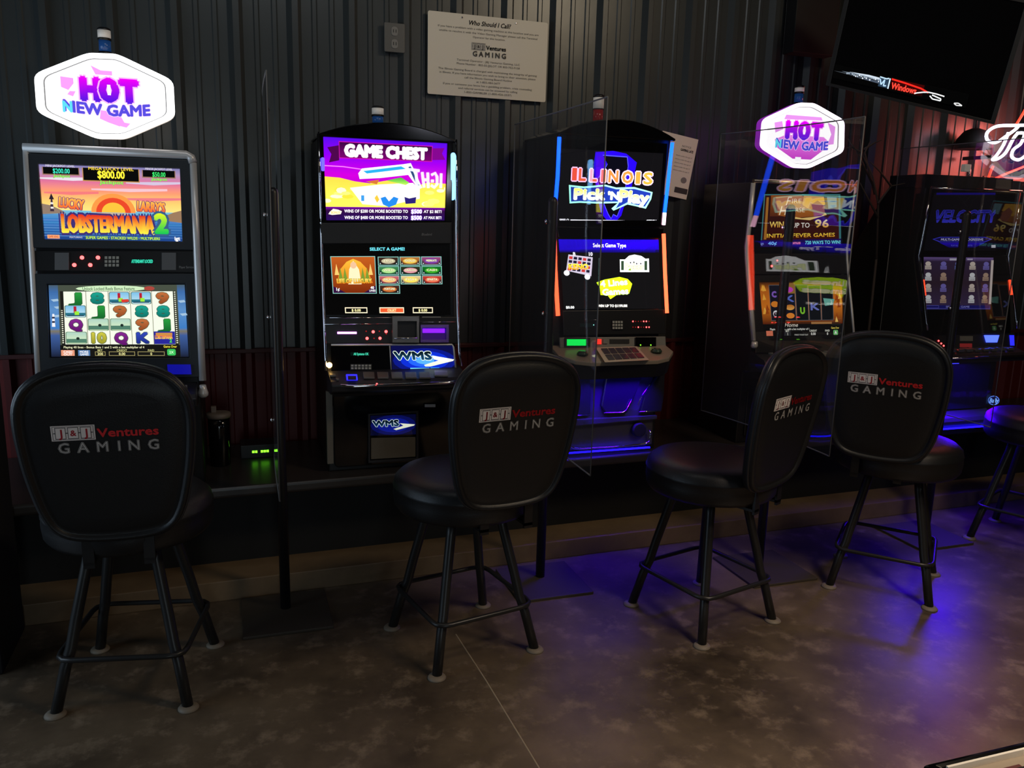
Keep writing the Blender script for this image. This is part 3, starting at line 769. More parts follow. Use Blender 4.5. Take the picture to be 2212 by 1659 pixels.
for sx in (x0, x1):
    part('chrome_edge', MB().tube([pU.at(sx, 1.915, .008), pU.at(sx, 1.75, .010), pU.at(sx, 1.57, .008), pS.at(sx, 1.54, .004), pS.at(sx, 1.35, .008), pS.at(sx, 1.16, .012), pG.at(sx, 1.0, .012), pG.at(sx + (.006 if sx == x1 else -.003), .94, .014)], .0055, 8), CHROME, m2)
part('side_light', MB().profy(rrect(x1 - .026, 1.66, x1 - .006, 1.86, .01), 3.578, 3.59), glow('white side light', (120, 190, 255), 3), m2, label='lit white and blue strip')
part('side_light', MB().profy(rrect(x0 + .006, 1.76, x0 + .02, 1.815, .006), 3.578, 3.59), glow('left side light', (90, 80, 255), 2.2), m2)
UQ = [c3(165, 262), c3(1090, 312), c3(1070, 885), c3(188, 884)]
bezel(m2, 'upper_bezel', pU, [c3(118, 235), c3(1130, 292), c3(1120, 900), c3(135, 900)], UQ, .012, BLACKGLOSS)
cv = Canvas(*q4(pU, UQ), gain=1.3)
cv.grad(0, 0, 1, 1, [(0, (80, 10, 215)), (.2, (130, 0, 225)), (.45, (195, 0, 205)), (.62, (160, 0, 190)), (.84, (110, 10, 150)), (.88, (45, 12, 60)), (1, (40, 12, 90))])
cv.poly([(.03, .12), (.12, .09), (.12, .27), (.04, .30), (.06, .2)], (70, 5, 70)); cv.poly([(.88, .07), (.98, .06), (.96, .13), (.99, .21), (.88, .22)], (120, 5, 130))
cv.poly([(.12, .04), (.88, .04), (.88, .245), (.12, .245)], (190, 20, 160)); cv.poly([(.125, .05), (.875, .05), (.875, .235), (.125, .235)], (50, 5, 60), (110, 5, 100))
cv.text('GAME CHEST', .5, .145, .135, (255, 255, 255), w=.66, bold=.085)
cv.line([(0, .34), (.15, .345), (.3, .37), (.35, .40)], .006, (245, 120, 250))
cv.poly([(0, .47), (.12, .48), (.24, .52), (.36, .54), (.5, .5), (.62, .53), (.75, .56), (.85, .51), (1, .52), (1, .835), (0, .835)], (250, 205, 70), (255, 240, 90))
for k_ in range(26):
    u_, v_ = random.random(), .58 + random.random() * .22; cv.lv -= .8; cv.ell(u_, v_, .03 + .03 * random.random(), .02 + .02 * random.random(), random.choice([(255, 255, 200), (255, 245, 120), (250, 215, 60)]), n=8)
cv.poly([(.2, .6), (.45, .55), (.72, .52), (.78, .6), (.78, .72), (.5, .82), (.3, .8)], (255, 255, 245))
cv.poly([(.27, .42), (.3, .36), (.63, .29), (.7, .27), (.72, .33), (.8, .58), (.77, .6), (.68, .42), (.45, .47), (.28, .49)], (250, 255, 255))
cv.poly([(.31, .39), (.62, .315), (.66, .345), (.34, .42)], (40, 165, 220)); cv.poly([(.68, .32), (.70, .31), (.775, .55), (.755, .56)], (30, 60, 110))
cv.poly([(.5, .5), (.62, .455), (.69, .52), (.66, .55)], (50, 160, 60), (190, 240, 90)); cv.poly([(.33, .52), (.44, .49), (.42, .55)], (200, 110, 50))
cv.poly([(.45, .72), (.49, .70), (.52, .76), (.56, .70), (.6, .72), (.58, .8), (.52, .835), (.47, .8)], (35, 130, 220)); cv.poly([(.65, .7), (.69, .72), (.75, .7), (.745, .78), (.66, .79)], (40, 30, 110))
cv.rect(.29, .69, .315, .76, (60, 150, 220)); cv.poly([(.4, .72), (.42, .68), (.44, .74), (.42, .78)], (245, 190, 60))
for v_, t1, t2 in ((.885, '$200', 'AT $2 BET!'), (.965, '$400', 'AT MAX BET!')):
    cv.text('WINS OF ' + t1 + ' OR MORE BOOSTED TO', .415, v_, .038, (250, 245, 255), w=.53, bold=.03)
    cv.text('$500', .755, v_, .05, W_, w=.09, bold=.06, outline=((140, 40, 255), .05)); cv.text(t2, .895, v_, .036, (250, 245, 255), w=.155, bold=.03)
cv.poly([(.03, .90), (.06, .86), (.10, .87), (.13, .89), (.12, .925), (.05, .935), (.02, .925)], (255, 245, 220)); cv.text('BONUS', .078, .905, .03, (230, 190, 90), w=.07, bold=.03)
cv.obj('upper_screen', SCREEN, m2)
part('mid_bezel', MB().plate(q4(pS, [c3(140, 905), c3(1120, 900), c3(1118, 1060), c3(150, 1060)]), pS.n, .010), BLACK, m2, bevel=.003)
cv = Canvas(*q4(pS, rectpts(c3, 893, 975, 975, 1005)), off=.0105); cv.text('Bluebird', .5, .5, .6, (140, 140, 140), w=.9, shear=.2); cv.obj('small_print', PRINT, m2)
SQ = [c3(150, 1065), c3(1110, 1060), c3(1115, 1590), c3(190, 1590)]
cv = Canvas(*q4(pS, SQ), gain=1.15, off=.004)
def U2(x, y):   # crop pixel -> uv on this screen
    v_ = (y - 1062) / 528.0; xl = 150 + 40 * v_; xr = 1110 + 5 * v_; return ((x - xl) / (xr - xl), v_)
cv.rect(0, 0, 1, 1, (6, 6, 6))
cv.text('SELECT A GAME!', *U2(632, 1098), .042, (110, 225, 240), w=.27, bold=.05)
def tile(a, b, c_, d_, base_, deco):
    (u0, v0), (u1, v1) = U2(a, b), U2(c_, d_)
    cv.rect(u0, v0, u1, v1, (130, 190, 180)); cv.rect(u0 + .006, v0 + .010, u1 - .006, v1 - .010, base_[0], base_[1]); deco(u0, v0, u1, v1)
def big(u0, v0, u1, v1):
    W, Hh = u1 - u0, v1 - v0; P = lambda a, b: (u0 + W * a, v0 + Hh * b)
    cv.poly([P(.1, .72), P(.2, .35), P(.35, .15), P(.5, .07), P(.66, .15), P(.8, .33), P(.92, .72)], (250, 190, 60), (215, 120, 30))
    for a in (.2, .3, .7, .8): cv.poly([P(a - .06, .7), P(a, .3), P(a + .06, .7)], (120, 150, 50))
    cv.poly([P(.36, .75), P(.4, .35), P(.5, .12), P(.62, .35), P(.66, .75)], (255, 235, 190)); cv.ell(*P(.5, .24), W * .07, Hh * .09, (235, 190, 150))
    for a in (.12, .88): cv.poly([P(a - .05, .5), P(a, .2), P(a + .05, .5)], (255, 200, 110))
    cv.text('LIFE OF LUXURY', *P(.5, .66), Hh * .12, (255, 240, 110), (240, 150, 30), w=W * .78, bold=.05, outline=((120, 50, 10), .05))
    cv.poly([P(.02, .8), P(.3, .98), P(.02, .98)], (50, 15, 60)); cv.poly([P(.98, .78), P(.7, .98), P(.98, .98)], (50, 15, 60))
    cv.text('1¢', *P(.12, .88), Hh * .08, W_, bold=.04); cv.text('40', *P(.9, .84), Hh * .07, W_, bold=.04); cv.text('LINES', *P(.9, .92), Hh * .05, W_, bold=.03)
tile(215, 1150, 555, 1430, ((190, 90, 30), (120, 40, 10)), big)
smalls = [((60, 40, 30), (190, 180, 150), 'ZEUS'), ((180, 110, 50), (230, 190, 80), 'LEPRE GOLD'), ((150, 70, 120), (120, 60, 160), 'LUCKY MEERKATS'),
          ((60, 130, 80), (170, 220, 140), 'JUNGLE WILD'), ((40, 50, 30), (220, 150, 160), 'DRAGON'), ((20, 110, 40), (60, 170, 40), 'CASH'),
          ((200, 100, 110), (240, 190, 120), 'PALACE'), ((230, 200, 140), (250, 220, 90), 'GOLD FISH'), ((190, 60, 50), (230, 110, 80), 'SPARTA'),
          ((70, 40, 30), (200, 110, 50), 'FORTUNE')]
for i, (a, b, t_) in enumerate(smalls):
    rr_, cc_ = divmod(i, 3)
    X = 560 + 163 * cc_ + rr_ * 3; Y = 1155 + 70 * rr_
    def deco(u0, v0, u1, v1, b=b, t_=t_, i=i):
        W, Hh = u1 - u0, v1 - v0; P = lambda x, y: (u0 + W * x, v0 + Hh * y)
        cv.ell(*P(.5, .5), W * .34, Hh * .3, b); cv.text(t_.split()[-1], *P(.5, .45), Hh * .22, (250, 245, 200), w=W * .5, bold=.04, outline=((60, 30, 20), .05))
        for s_ in (.06, .94): cv.poly([P(s_, .4), P(s_ + (.14 if s_ < .5 else -.14), .92), P(s_, .92)], (20, 45, 45)); cv.ell(*P(s_ + (.05 if s_ < .5 else -.05), .78), W * .025, Hh * .06, W_, n=6)
    tile(X, Y, X + 158, Y + 66, (a, tuple(int(q * .6) for q in a)), deco)
for a, b, c_, t_ in ((320, 485, (6, 6, 6), '$ 0.00'), (572, 757, (235, 90, 45), 'COLLECT'), (822, 976, (6, 6, 6), '$ 0.00')):
    (u0, v0), (u1, v1) = U2(a, 1533), U2(b, 1577)
    cv.rect(u0, v0, u1, v1, (250, 235, 200)); cv.rect(u0 + .007, v0 + .014, u1 - .007, v1 - .014, c_); cv.text(t_, (u0 + u1) / 2, (v0 + v1) / 2, .035, (250, 240, 170), w=.07, bold=.04)
cv.obj('lower_screen', SCREEN, m2)
# shelf with readers
sh = part('reader_panel', MB().plate(q4(pP, [c4(210, 198), c4(1470, 195), c4(1485, 445), c4(230, 448)]), pP.n, .012), BLACK, m2, bevel=.003)
part('chrome_line', MB().tube([pP.hit(c4(270, 203), .016), pP.hit(c4(860, 203), .016)], .002, 6).tube([pP.hit(c4(215, 265), .016), pP.hit(c4(860, 258), .016)], .0018, 6)
     .tube([pP.hit(c4(1100, 246), .016), pP.hit(c4(1460, 242), .016)], .0018, 6), CHROME, m2)
part('light_bar', MB().tube([pP.hit(c4(345, 345), .016), pP.hit(c4(525, 345), .016)], .0045, 8), glow('violet bar', (215, 130, 255), 5), m2)
for a, b in ((682, 335), (803, 333), (624, 397), (746, 396)): led(sh, pP, c4(a, b), .0065, RED_LED, .0125)
for a, b in ((615, 330), (740, 330), (690, 397), (805, 355)): led(sh, pP, c4(a, b), .003, glow('dim red', (160, 20, 20), 1.2), .0125)
bv = part('bill_validator', MB().frame(q4(pP, rectpts(c4, 852, 188, 1108, 440), .010), q4(pP, rectpts(c4, 905, 238, 1080, 385), .010), pP.n, .022), mat('chrome bezel grey', (120, 118, 112), .25, .8), m2, bevel=.002)
part('validator_mouth', MB().plate(q4(pP, rectpts(c4, 905, 265, 1080, 380), .011), pP.n, .010), BLACK, bv)
part('chrome_lip', MB().tube([pP.hit(c4(880, 398), .034), pP.hit(c4(1095, 395), .034)], .003, 6), CHROME, bv)
tk = part('ticket_slot', MB().frame(q4(pP, rectpts(c4, 1118, 268, 1388, 438), .010), q4(pP, rectpts(c4, 1140, 300, 1360, 410), .010), pP.n, .018), mat('violet chrome', (120, 90, 170), .25, .6), m2, bevel=.002)
part('violet_lens', MB().plate(q4(pP, rectpts(c4, 1138, 305, 1352, 345), .014), pP.n, .010), glow('violet lens', (110, 20, 255), 2.2), tk)
part('ticket_mouth', MB().plate(q4(pP, rectpts(c4, 1140, 345, 1360, 412), .012), pP.n, .004), glow('violet mouth', (60, 15, 120), .5), tk)
part('paper_label', MB().plate(q4(pS, rectpts(c4, 1142, 192, 1318, 248), .012), pP.n, .001), mat('grey label', (190, 188, 182), .7, emit=(190, 188, 182), strength=0.0), m2, label='blank grey paper label')
# glass band
gb = part('glass_band', MB().plate(q4(pG, [c4(280, 455), c4(1445, 455), c4(1468, 705), c4(285, 705)]), pG.n, .010), BLACKGLOSS, m2, bevel=.002)
part('chrome_frame', MB().tube([pG.hit(c4(285, 458), .014), pG.hit(c4(1425, 455), .014), pG.hit(c4(1440, 480), .014), pG.hit(c4(1462, 700), .012)], .004, 8).tube([pG.hit(c4(838, 465), .012), pG.hit(c4(852, 700), .012)], .0025, 6), SILVER, m2)
cv = Canvas(*q4(pG, rectpts(c4, 465, 530, 645, 562)), off=.0105); cv.rect(0, 0, 1, 1, (5, 22, 18)); cv.text('All Systems OK', .55, .5, .7, (70, 220, 180), w=.78, bold=.03); cv.obj('text_display', SCREEN, gb)
keypad(m2, pG, c4, 468, 642, 665, 692, 6, 2, name='keypad')
def maker_glass(cv):
    for k_, cc_ in enumerate(((8, 10, 60), (8, 20, 120), (10, 40, 190), (30, 90, 235), (80, 160, 255))):
        f_ = 1 - .19 * k_; cv.ell(.52, .6, .62 * f_ if k_ else .5, .62 * f_ if k_ else .5, cc_, n=20) if k_ else cv.rect(0, 0, 1, 1, cc_)
    cv.poly([(.50, .78), (.74, .60), (.66, .55), (.64, .40), (.82, .48), (.99, .56), (.97, .62), (.6, .84), (.52, .84)], (250, 255, 240), (235, 245, 190))
    cv.text('WMS', .34, .40, .30, (5, 10, 12), (20, 70, 110), w=.58, bold=.07, shear=-.1, outline=((225, 250, 225), .055))
GQ = q4(pG, [c4(845, 470), c4(1432, 468), c4(1455, 700), c4(858, 702)])
cv = Canvas(*GQ, gain=1.4, off=.011)
maker_glass(cv); cv.rect(.28, .90, .58, .93, (120, 225, 255)); cv.rect(.6, .885, .74, .91, (60, 170, 255)); cv.obj('maker_panel', SCREEN, m2)
lamp = MB().lathe([(.004, -.012), (.011, -.006), (.012, .002), (.007, .009), (.001, .011)], tuple(pG.hit(c4(268, 648), .016)), 12)
part('amber_spot', lamp, glow('amber spot', (255, 200, 110), 14), m2)  # small bright amber bead at the left end of the glass band
# button deck
pD = Plane(.945, 3.50, .915, 3.37)
part('button_deck', MB().profx([(3.53, .945), (3.49, .942), (3.375, .917), (3.355, .905), (3.36, .875), (3.40, .858), (3.52, .85)], x0 + .006, x1 + .004), CHARC, m2, bevel=.005)
part('chrome_lip', MB().tube([(x0 + .012, 3.42, .922), (x0 + .03, 3.365, .903), (x0 + .1, 3.350, .899), (x1 - .09, 3.350, .899), (x1 - .02, 3.365, .903), (x1, 3.42, .922)], .0065, 8), CHROME, m2)
bm_ = mat('button grey', (95, 92, 88), .3)
def deckbtn(a, b, c_, d_, m, nm='button'):
    f_ = lambda x, y: pD.hit(c4(x, y), .002); return part(nm, MB().plate([f_(a, b), f_(c_, b), f_(c_ + 6, d_), f_(a + 6, d_)], pD.n, .008), m, m2, bevel=.002)
bb = deckbtn(425, 750, 530, 795, glow('blue button', (45, 40, 255), 1.6))
part('button_cap', MB().plate([pD.hit(c4(x, y), .010) for x, y in ((442, 757), (520, 757), (522, 788), (444, 788))], pD.n, .003), BLACK, bb)
deckbtn(268, 745, 325, 762, bm_); deckbtn(330, 785, 355, 800, bm_)
for i in range(5): deckbtn(585 + 132 * i, 728, 690 + 132 * i, 782, bm_)
deckbtn(1255, 715, 1380, 760, mat('button pale', (150, 152, 155), .2, .3))
led(m2, pD, c4(716, 826), .004, RED_LED, .004)
# lower door
part('belly_door', MB().profy(rrect(x0 + .03, .51, x1 - .03, .84, .02), 3.505, 3.522), BLACKGLOSS, m2, bevel=.003)
part('side_strip', MB().box(x0 - .0, x0 + .026, 3.50, 3.52, .53, .85), mat('dull grey strip', (105, 100, 90), .5), m2, bevel=.002)
pB = Plane(.86, 3.50, .49, 3.50)
part('chrome_frame', MB().frame(q4(pB, [c4(632, 1105), c4(1105, 1075), c4(1105, 1540), c4(632, 1570)]), q4(pB, [c4(650, 1120), c4(1085, 1095), c4(1085, 1520), c4(650, 1545)]), pB.n, .010), CHARC, m2, bevel=.002)
cv = Canvas(*q4(pB, [c4(655, 1125), c4(1082, 1110), c4(1082, 1300), c4(655, 1312)]), gain=.85, off=.004)
cv.rect(0, 0, 1, 1, (6, 8, 40)); cv.ell(.5, .5, .5, .5, (10, 16, 90)); cv.ell(.5, .5, .36, .36, (14, 26, 140))
cv.poly([(.5, .7), (.72, .55), (.64, .42), (.8, .46), (.98, .5), (.96, .56), (.56, .76)], (235, 240, 215)); cv.text('WMS', .34, .40, .28, (5, 10, 16), (20, 60, 100), w=.56, bold=.07, shear=-.1, outline=((215, 235, 235), .055))
cv.obj('maker_panel', SCREEN, m2)
part('coin_tray', MB().plate(q4(pB, [c4(660, 1335), c4(1080, 1325), c4(1080, 1510), c4(660, 1535)]), pB.n, .004), mat('tray grey', (110, 104, 92), .35, .3), m2, bevel=.001)
part('paper_label', MB().plate(q4(pB, rectpts(c4, 1168, 1018, 1268, 1045), .008), pB.n, .001), mat('white sticker', (215, 215, 215), .6), m2)
tower(m2, 816, 3.78, 1.95, 231, (234, 248), (252, 266), BLUEL, r=.026)

# ---------------------------------------------------------------- machine 3: striped machine
c5 = crop(1160, 200, 3.318); c6 = crop(1160, 640, 4.1475)
m3 = machine('slot_machine', 1.675, 3.78, 'black slot machine edged with blue and red light strips, third from the left')
x0, x1 = 1.39, 1.96
pA = Plane(1.97, 3.52, 1.55, 3.58); pR = Plane(1.55, 3.58, 1.13, 3.53); pK = Plane(1.14, 3.53, 1.05, 3.52); pC = Plane(1.06, 3.52, 1.0, 3.505)
part('cabinet', MB().profx([(3.54, 1.96), (3.60, 1.55), (3.55, 1.13), (3.54, 1.04), (3.535, .93), (3.52, .49), (4.02, .49), (4.02, 1.96)], x0 + .006, x1 - .006), BLACK, m3, bevel=.005)
arc = [(x0, 1.955)] + [(x0 + (x1 - x0) * t, 1.965 + .07 * (1 - (2 * t - 1) ** 2)) for t in np.linspace(0, 1, 17)] + [(x1, 1.955)]
part('arched_crown', MB().profy(arc, 3.505, 3.98), BLACKGLOSS, m3, bevel=.006)
def strip(pl, pts, r, m, nm): return part(nm, MB().tube([pl.hit(p, .012) for p in pts], r, 8), m, m3)
BS = glow('cyan blue strip', (12, 72, 255), 5.5); RS = glow('red strip', (255, 70, 40), 6.0); BD = glow('deep blue strip', (24, 30, 255), 4); PT = glow('pink tip', (255, 190, 220), 4)
strip(pA, [c5(160, 318), c5(148, 600), c5(135, 760)], .0085, BS, 'blue_light'); strip(pA, [c5(135, 762), c5(130, 880)], .0082, BD, 'blue_light'); strip(pA, [c5(130, 882), c5(128, 938)], .0082, PT, 'blue_light')
strip(pA, [c5(970, 358), c5(940, 640), c5(915, 860)], .0085, BS, 'blue_light'); strip(pA, [c5(915, 862), c5(908, 948)], .0085, PT, 'blue_light')
strip(pR, [c5(125, 1008), c5(130, 1260), c5(150, 1600)], .0095, RS, 'red_light'); strip(pR, [c5(908, 1012), c5(918, 1300), c5(932, 1580)], .0095, RS, 'red_light')
AQ = [c5(170, 400), c5(905, 435), c5(870, 915), c5(145, 915)]
bezel(m3, 'upper_bezel', pA, [c5(172, 330), c5(930, 365), c5(890, 960), c5(140, 950)], AQ, .008, BLACKGLOSS)
cv = Canvas(*q4(pA, AQ), gain=2.2, off=.0005)
def U3(x, y):
    v_ = (y - 417) / 498.0; xl = 170 - 25 * v_; xr = 905 - 35 * v_; return ((x - xl) / (xr - xl), v_ - (x - 170) / 735.0 * .035 * (1 - v_))
cv.rect(0, 0, 1, 1, (10, 9, 11))
sh1 = [(.33, .03), (.5, 0), (.63, .03), (.74, .15), (.72, .35), (.70, .55), (.64, .8), (.62, .93), (.58, 1), (.48, 1), (.42, .9), (.40, .8), (.36, .55), (.33, .35), (.32, .2)]
cv.poly(sh1, (28, 4, 190))
st_ = [(.40, .06), (.645, .07), (.66, .2), (.65, .45), (.64, .72), (.60, .86), (.58, .95), (.54, .92), (.52, .985), (.49, .92), (.47, .86), (.42, .70), (.38, .52), (.36, .40), (.42, .28), (.45, .18)]
cv.poly(st_, (70, 70, 255)); cx_, cy_ = .525, .5; cv.poly([(cx_ + (a - cx_) * .955, cy_ + (b - cy_) * .97) for a, b in st_], (6, 5, 14))
lets = 'ILLINOIS'; lx = [265, 320, 398, 468, 540, 642, 718, 792]; lw = [.045, .075, .075, .045, .11, .125, .045, .105]
for k_, (ch, xx, ww) in enumerate(zip(lets, lx, lw)):
    a = U3(xx, 585 + 22 * (xx - 265) / 527.0); t_ = k_ / 7.0
    cv.text(ch, a[0], a[1] + .01, .165, (205, 70 + 75 * t_, 50), w=ww * .80, bold=.035, outline=((240, 185, 225), .075))
cv.poly([U3(*q) for q in ((225, 665), (330, 675), (480, 660), (560, 680), (690, 675), (825, 710), (815, 760), (775, 830), (700, 812), (640, 800), (540, 845), (525, 830), (570, 790), (420, 795), (300, 790), (230, 795))], (150, 240, 215))
cv.poly([U3(*q) for q in ((238, 678), (330, 688), (480, 672), (560, 692), (690, 688), (812, 716), (800, 765), (768, 815), (700, 800), (640, 785), (555, 830), (585, 780), (420, 782), (300, 778), (240, 782))], (25, 45, 140))
for t_, a, b, h_, ww, rr_ in (('Pick', 370, 728, .145, .29, 0), ("'N", 540, 738, .105, .10, 0), ('Play', 690, 745, .16, .29, -.06)):
    u_, v_ = U3(a, b); cv.text(t_, u_, v_, h_, (250, 215, 90) if t_ != "'N" else (240, 245, 255), (255, 255, 240) if t_ != "'N" else (200, 220, 255), w=ww, bold=.05, rot=rr_, outline=((235, 250, 245), .03))
cv.line([U3(235, 912), U3(760, 920)], .006, (225, 225, 240)); cv.text('SPIELO', *U3(192, 912), .03, (230, 230, 240), w=.09, bold=.04); cv.text('GTECH', *U3(815, 920), .035, (230, 230, 240), w=.1, bold=.04)
cv.obj('upper_screen', SCREEN, m3)
part('mid_bar', MB().plate(q4(pR, [c5(135, 962), c5(900, 975), c5(895, 1045), c5(150, 1040)]), pR.n, .010), BLACKGLOSS, m3, bevel=.003)
RQ = [c5(152, 1052), c5(868, 1055), c5(890, 1550), c5(190, 1552)]
cv = Canvas(*q4(pR, RQ), gain=2.0, off=.004)
def U4(x, y):
    v_ = (y - 1053) / 498.0; xl = 152 + 38 * v_; xr = 868 + 22 * v_; return ((x - xl) / (xr - xl), v_)
cv.rect(0, 0, 1, 1, (12, 11, 12)); cv.grad(0, 0, 1, .19, [(0, (35, 5, 225)), (.75, (30, 4, 190)), (1, (10, 6, 40))])
cv.text('Select Game Type', *U4(510, 1094), .055, (235, 225, 255), w=.33, bold=.03)
P = lambda *q: [U4(*a) for a in q]
cv.poly(P((220, 1160), (390, 1180), (380, 1315), (205, 1275)), (200, 190, 210))
for i in range(5):
    for j in range(4):
        a, b = 226 + 32 * i - 3 * j, 1172 + 27 * j + 4 * i; cv.lv -= .9; cv.poly(P((a, b), (a + 24, b + 3), (a + 22, b + 22), (a - 2, b + 19)), (25, 20, 45) if (i + j) % 3 else (190, 50, 50))
cv.lv += 19; cv.text('KENO', *U4(290, 1247), .075, (255, 240, 60), (255, 160, 40), w=.19, bold=.06)
for a, b in ((208, 1292), (352, 1320)): cv.ell(*U4(a, b), .028, .04, (245, 245, 255)); 
for t_, a in (('B', 260), ('10', 375)): cv.text(t_, *U4(a, 1157), .05, (235, 230, 245), bold=.05)
cv.poly(P((583, 1195), (620, 1195), (650, 1168), (690, 1160), (740, 1170), (770, 1190), (795, 1188), (797, 1285), (585, 1285)), W_)
for i in range(2): cv.poly(P(*((592 + 170 * i, 1205), (612 + 170 * i, 1205), (612 + 170 * i, 1272), (592 + 170 * i, 1272))), (40, 60, 40))
cv.text('Poker', *U4(690, 1245), .085, (240, 245, 180), w=.19, bold=.05, outline=((60, 90, 20), .03)); cv.poly(P((640, 1272), (660, 1258), (665, 1276)), (110, 150, 40))
for a, b in ((660, 1218), (685, 1215), (705, 1225), (735, 1225)): cv.ell(*U4(a, b), .008, .012, (40, 40, 40), n=8)
cv.poly(P((415, 1360), (470, 1340), (580, 1320), (640, 1335), (672, 1370), (650, 1440), (560, 1450), (515, 1480), (495, 1452), (445, 1450), (440, 1400)), (200, 245, 30))
cv.text('4 Lines', *U4(540, 1362), .085, (255, 255, 200), w=.27, bold=.06, rot=.08, outline=((120, 170, 0), .04)); cv.text('Games', *U4(550, 1425), .085, (255, 255, 200), w=.26, bold=.06, rot=.05, outline=((120, 170, 0), .04))
cv.text('$0.00', *U4(232, 1538), .035, W_, w=.08, bold=.05); cv.text('WIN UP TO $1199.00!', *U4(530, 1528), .036, (255, 250, 240), w=.3, bold=.04)
cv.obj('lower_screen', SCREEN, m3)
kp_ = part('tracking_strip', MB().plate(q4(pK, [c6(225, 130), c6(1130, 118), c6(1150, 335), c6(235, 350)]), pK.n, .008), BLACK, m3, bevel=.002)
keypad(m3, pK, crop(1160, 640, 4.1475), 672, 217, 768, 297, 4, 3, name='keypad')
for j in range(2):
    for i in range(7):
        on = (i, j) in ((0, 0), (4, 0), (5, 0), (2, 1), (5, 1), (6, 1)); led(kp_, pK, c6(860 + 24 * i, 225 + 52 * j), .0036 if on else .0025, RED_LED if on else glow('dim red', (160, 20, 20), 1.2), .0085)
part('text_display', MB().plate(q4(pK, rectpts(c6, 385, 243, 515, 275), .008), pK.n, .002), mat('lcd dark teal', (40, 60, 62), .3), kp_)
led(kp_, pK, c6(508, 257), .0022, glow('teal dot', (150, 255, 240), 3), .010)
cs = part('console_strip', MB().plate(q4(pC, [c6(195, 372), c6(1140, 362), c6(1145, 455), c6(200, 465)]), pC.n, .012), GREYP, m3, bevel=.002)
part('green_display', MB().plate(q4(pC, rectpts(c6, 265, 386, 436, 442), .013), pC.n, .004), glow('green lcd', (0, 225, 80), 1.6), cs)
part('display_case', MB().frame(q4(pC, rectpts(c6, 245, 372, 470, 452), .012), q4(pC, rectpts(c6, 262, 384, 438, 444), .012), pC.n, .008), BLACK, cs)
part('red_button', MB().plate(q4(pC, rectpts(c6, 527, 384, 572, 430), .012), pC.n, .007), glow('red button', (225, 45, 35), 1.3), cs)
part('grey_button', MB().plate(q4(pC, rectpts(c6, 588, 384, 628, 425), .012), pC.n, .007), GREYP, cs, bevel=.001)
part('bill_mouth', MB().plate(q4(pC, rectpts(c6, 650, 384, 825, 425), .012), pC.n, .004), BLACK, cs, bevel=.001)
rb = part('reader_box', MB().plate(q4(pC, rectpts(c6, 875, 368, 1058, 450), .012), pC.n, .012), BLACKGLOSS, cs, bevel=.002)
for a in (928, 1020): led(cs, pC, c6(a, 437), .0032, GREEN_LED, .0245)
# deck
pT = Plane(1.012, 3.505, .97, 3.33)
DK = mat('warm grey console', (140, 128, 112), .35)
dpts = [(x0 - .005, 3.53), (x0 - .005, 3.42), (x0 + .05, 3.35), (x0 + .12, 3.325), (x1 - .12, 3.325), (x1 - .05, 3.35), (x1 + .01, 3.42), (x1 + .01, 3.53)]
zt_ = lambda y: .97 + (y - 3.33) * .24
MBd = MB().hexa([(x, y, zt_(y)) for x, y in dpts], [(x, y, zt_(y) - .018) for x, y in dpts])
part('button_deck', MBd, DK, m3, bevel=.004)
part('deck_fascia', MB().hexa([(x, y + .004, zt_(y) - .019) for x, y in dpts], [(x * .97 + 1.675 * .03, y + .03, .885) for x, y in dpts]), BLACKMATTE, m3, bevel=.003)
tp = part('touch_plate', MB().hexa([pT.hit(c6(*q), .001) for q in ((525, 460), (895, 448), (1005, 572), (608, 592))], [pT.hit(c6(*q), .014) for q in ((525, 460), (895, 448), (1005, 572), (608, 592))]), mat('pale console plate', (188, 172, 150), .3), m3, bevel=.002)
for j in range(2):
    for i in range(5):
        f_ = lambda a, b: (lambda s0, s1, t: (s0[0] * (1 - t) + s1[0] * t, s0[1] * (1 - t) + s1[1] * t))((565 + 315 * a, 468 - 10 * a), (640 + 330 * a, 578 - 22 * a), b)
        qq = [pT.hit(c6(*f_(a, b)), .014) for a, b in ((i / 5 + .015, j / 2 + .04), ((i + 1) / 5 - .015, j / 2 + .04), ((i + 1) / 5 - .015, j / 2 + .46), (i / 5 + .015, j / 2 + .46))]
        part('button', MB().plate(qq, pT.n, .003), mat('dark button', (52, 40, 58), .25), tp)
for a, b in ((408, 523), (1070, 500)):
    c_ = pT.hit(c6(a, b), .002); part('round_button', MB().lathe([(.026, 0), (.026, .008), (.022, .010), (.021, .014), (.015, .018)], tuple(c_), 20), mat('dark green button', (40, 60, 45), .25), m3)
# belly, under-deck blue light
part('belly_panel', MB().profx([(3.535, .90), (3.505, .70), (3.50, .52), (3.52, .50), (3.54, .50), (3.54, .90)], x0 + .03, x1 - .03), BELLY, m3, bevel=.004)
pBl = Plane(.90, 3.525, .49, 3.49)
cpn = lambda pts: [pBl.hit(c6(*q)) for q in pts]
def bulge(name, pts, t, m, bev=.006):
    a = cpn(pts); part(name, MB().hexa(a, [q + pBl.n * t for q in a]), m, m3, bevel=bev)
DB = mat('dark belly plate', (44, 44, 52), .25, .3)
bulge('side_plate', ((330, 690), (455, 690), (470, 850), (462, 1055), (270, 1090), (300, 900)), .02, DB)
bulge('centre_plate', ((605, 705), (935, 690), (885, 830), (790, 1040), (600, 1045), (560, 980)), .022, DB)
bulge('side_plate', ((1075, 690), (1130, 690), (1120, 900), (1100, 1030), (905, 1040), (945, 890), (1010, 790)), .02, DB)
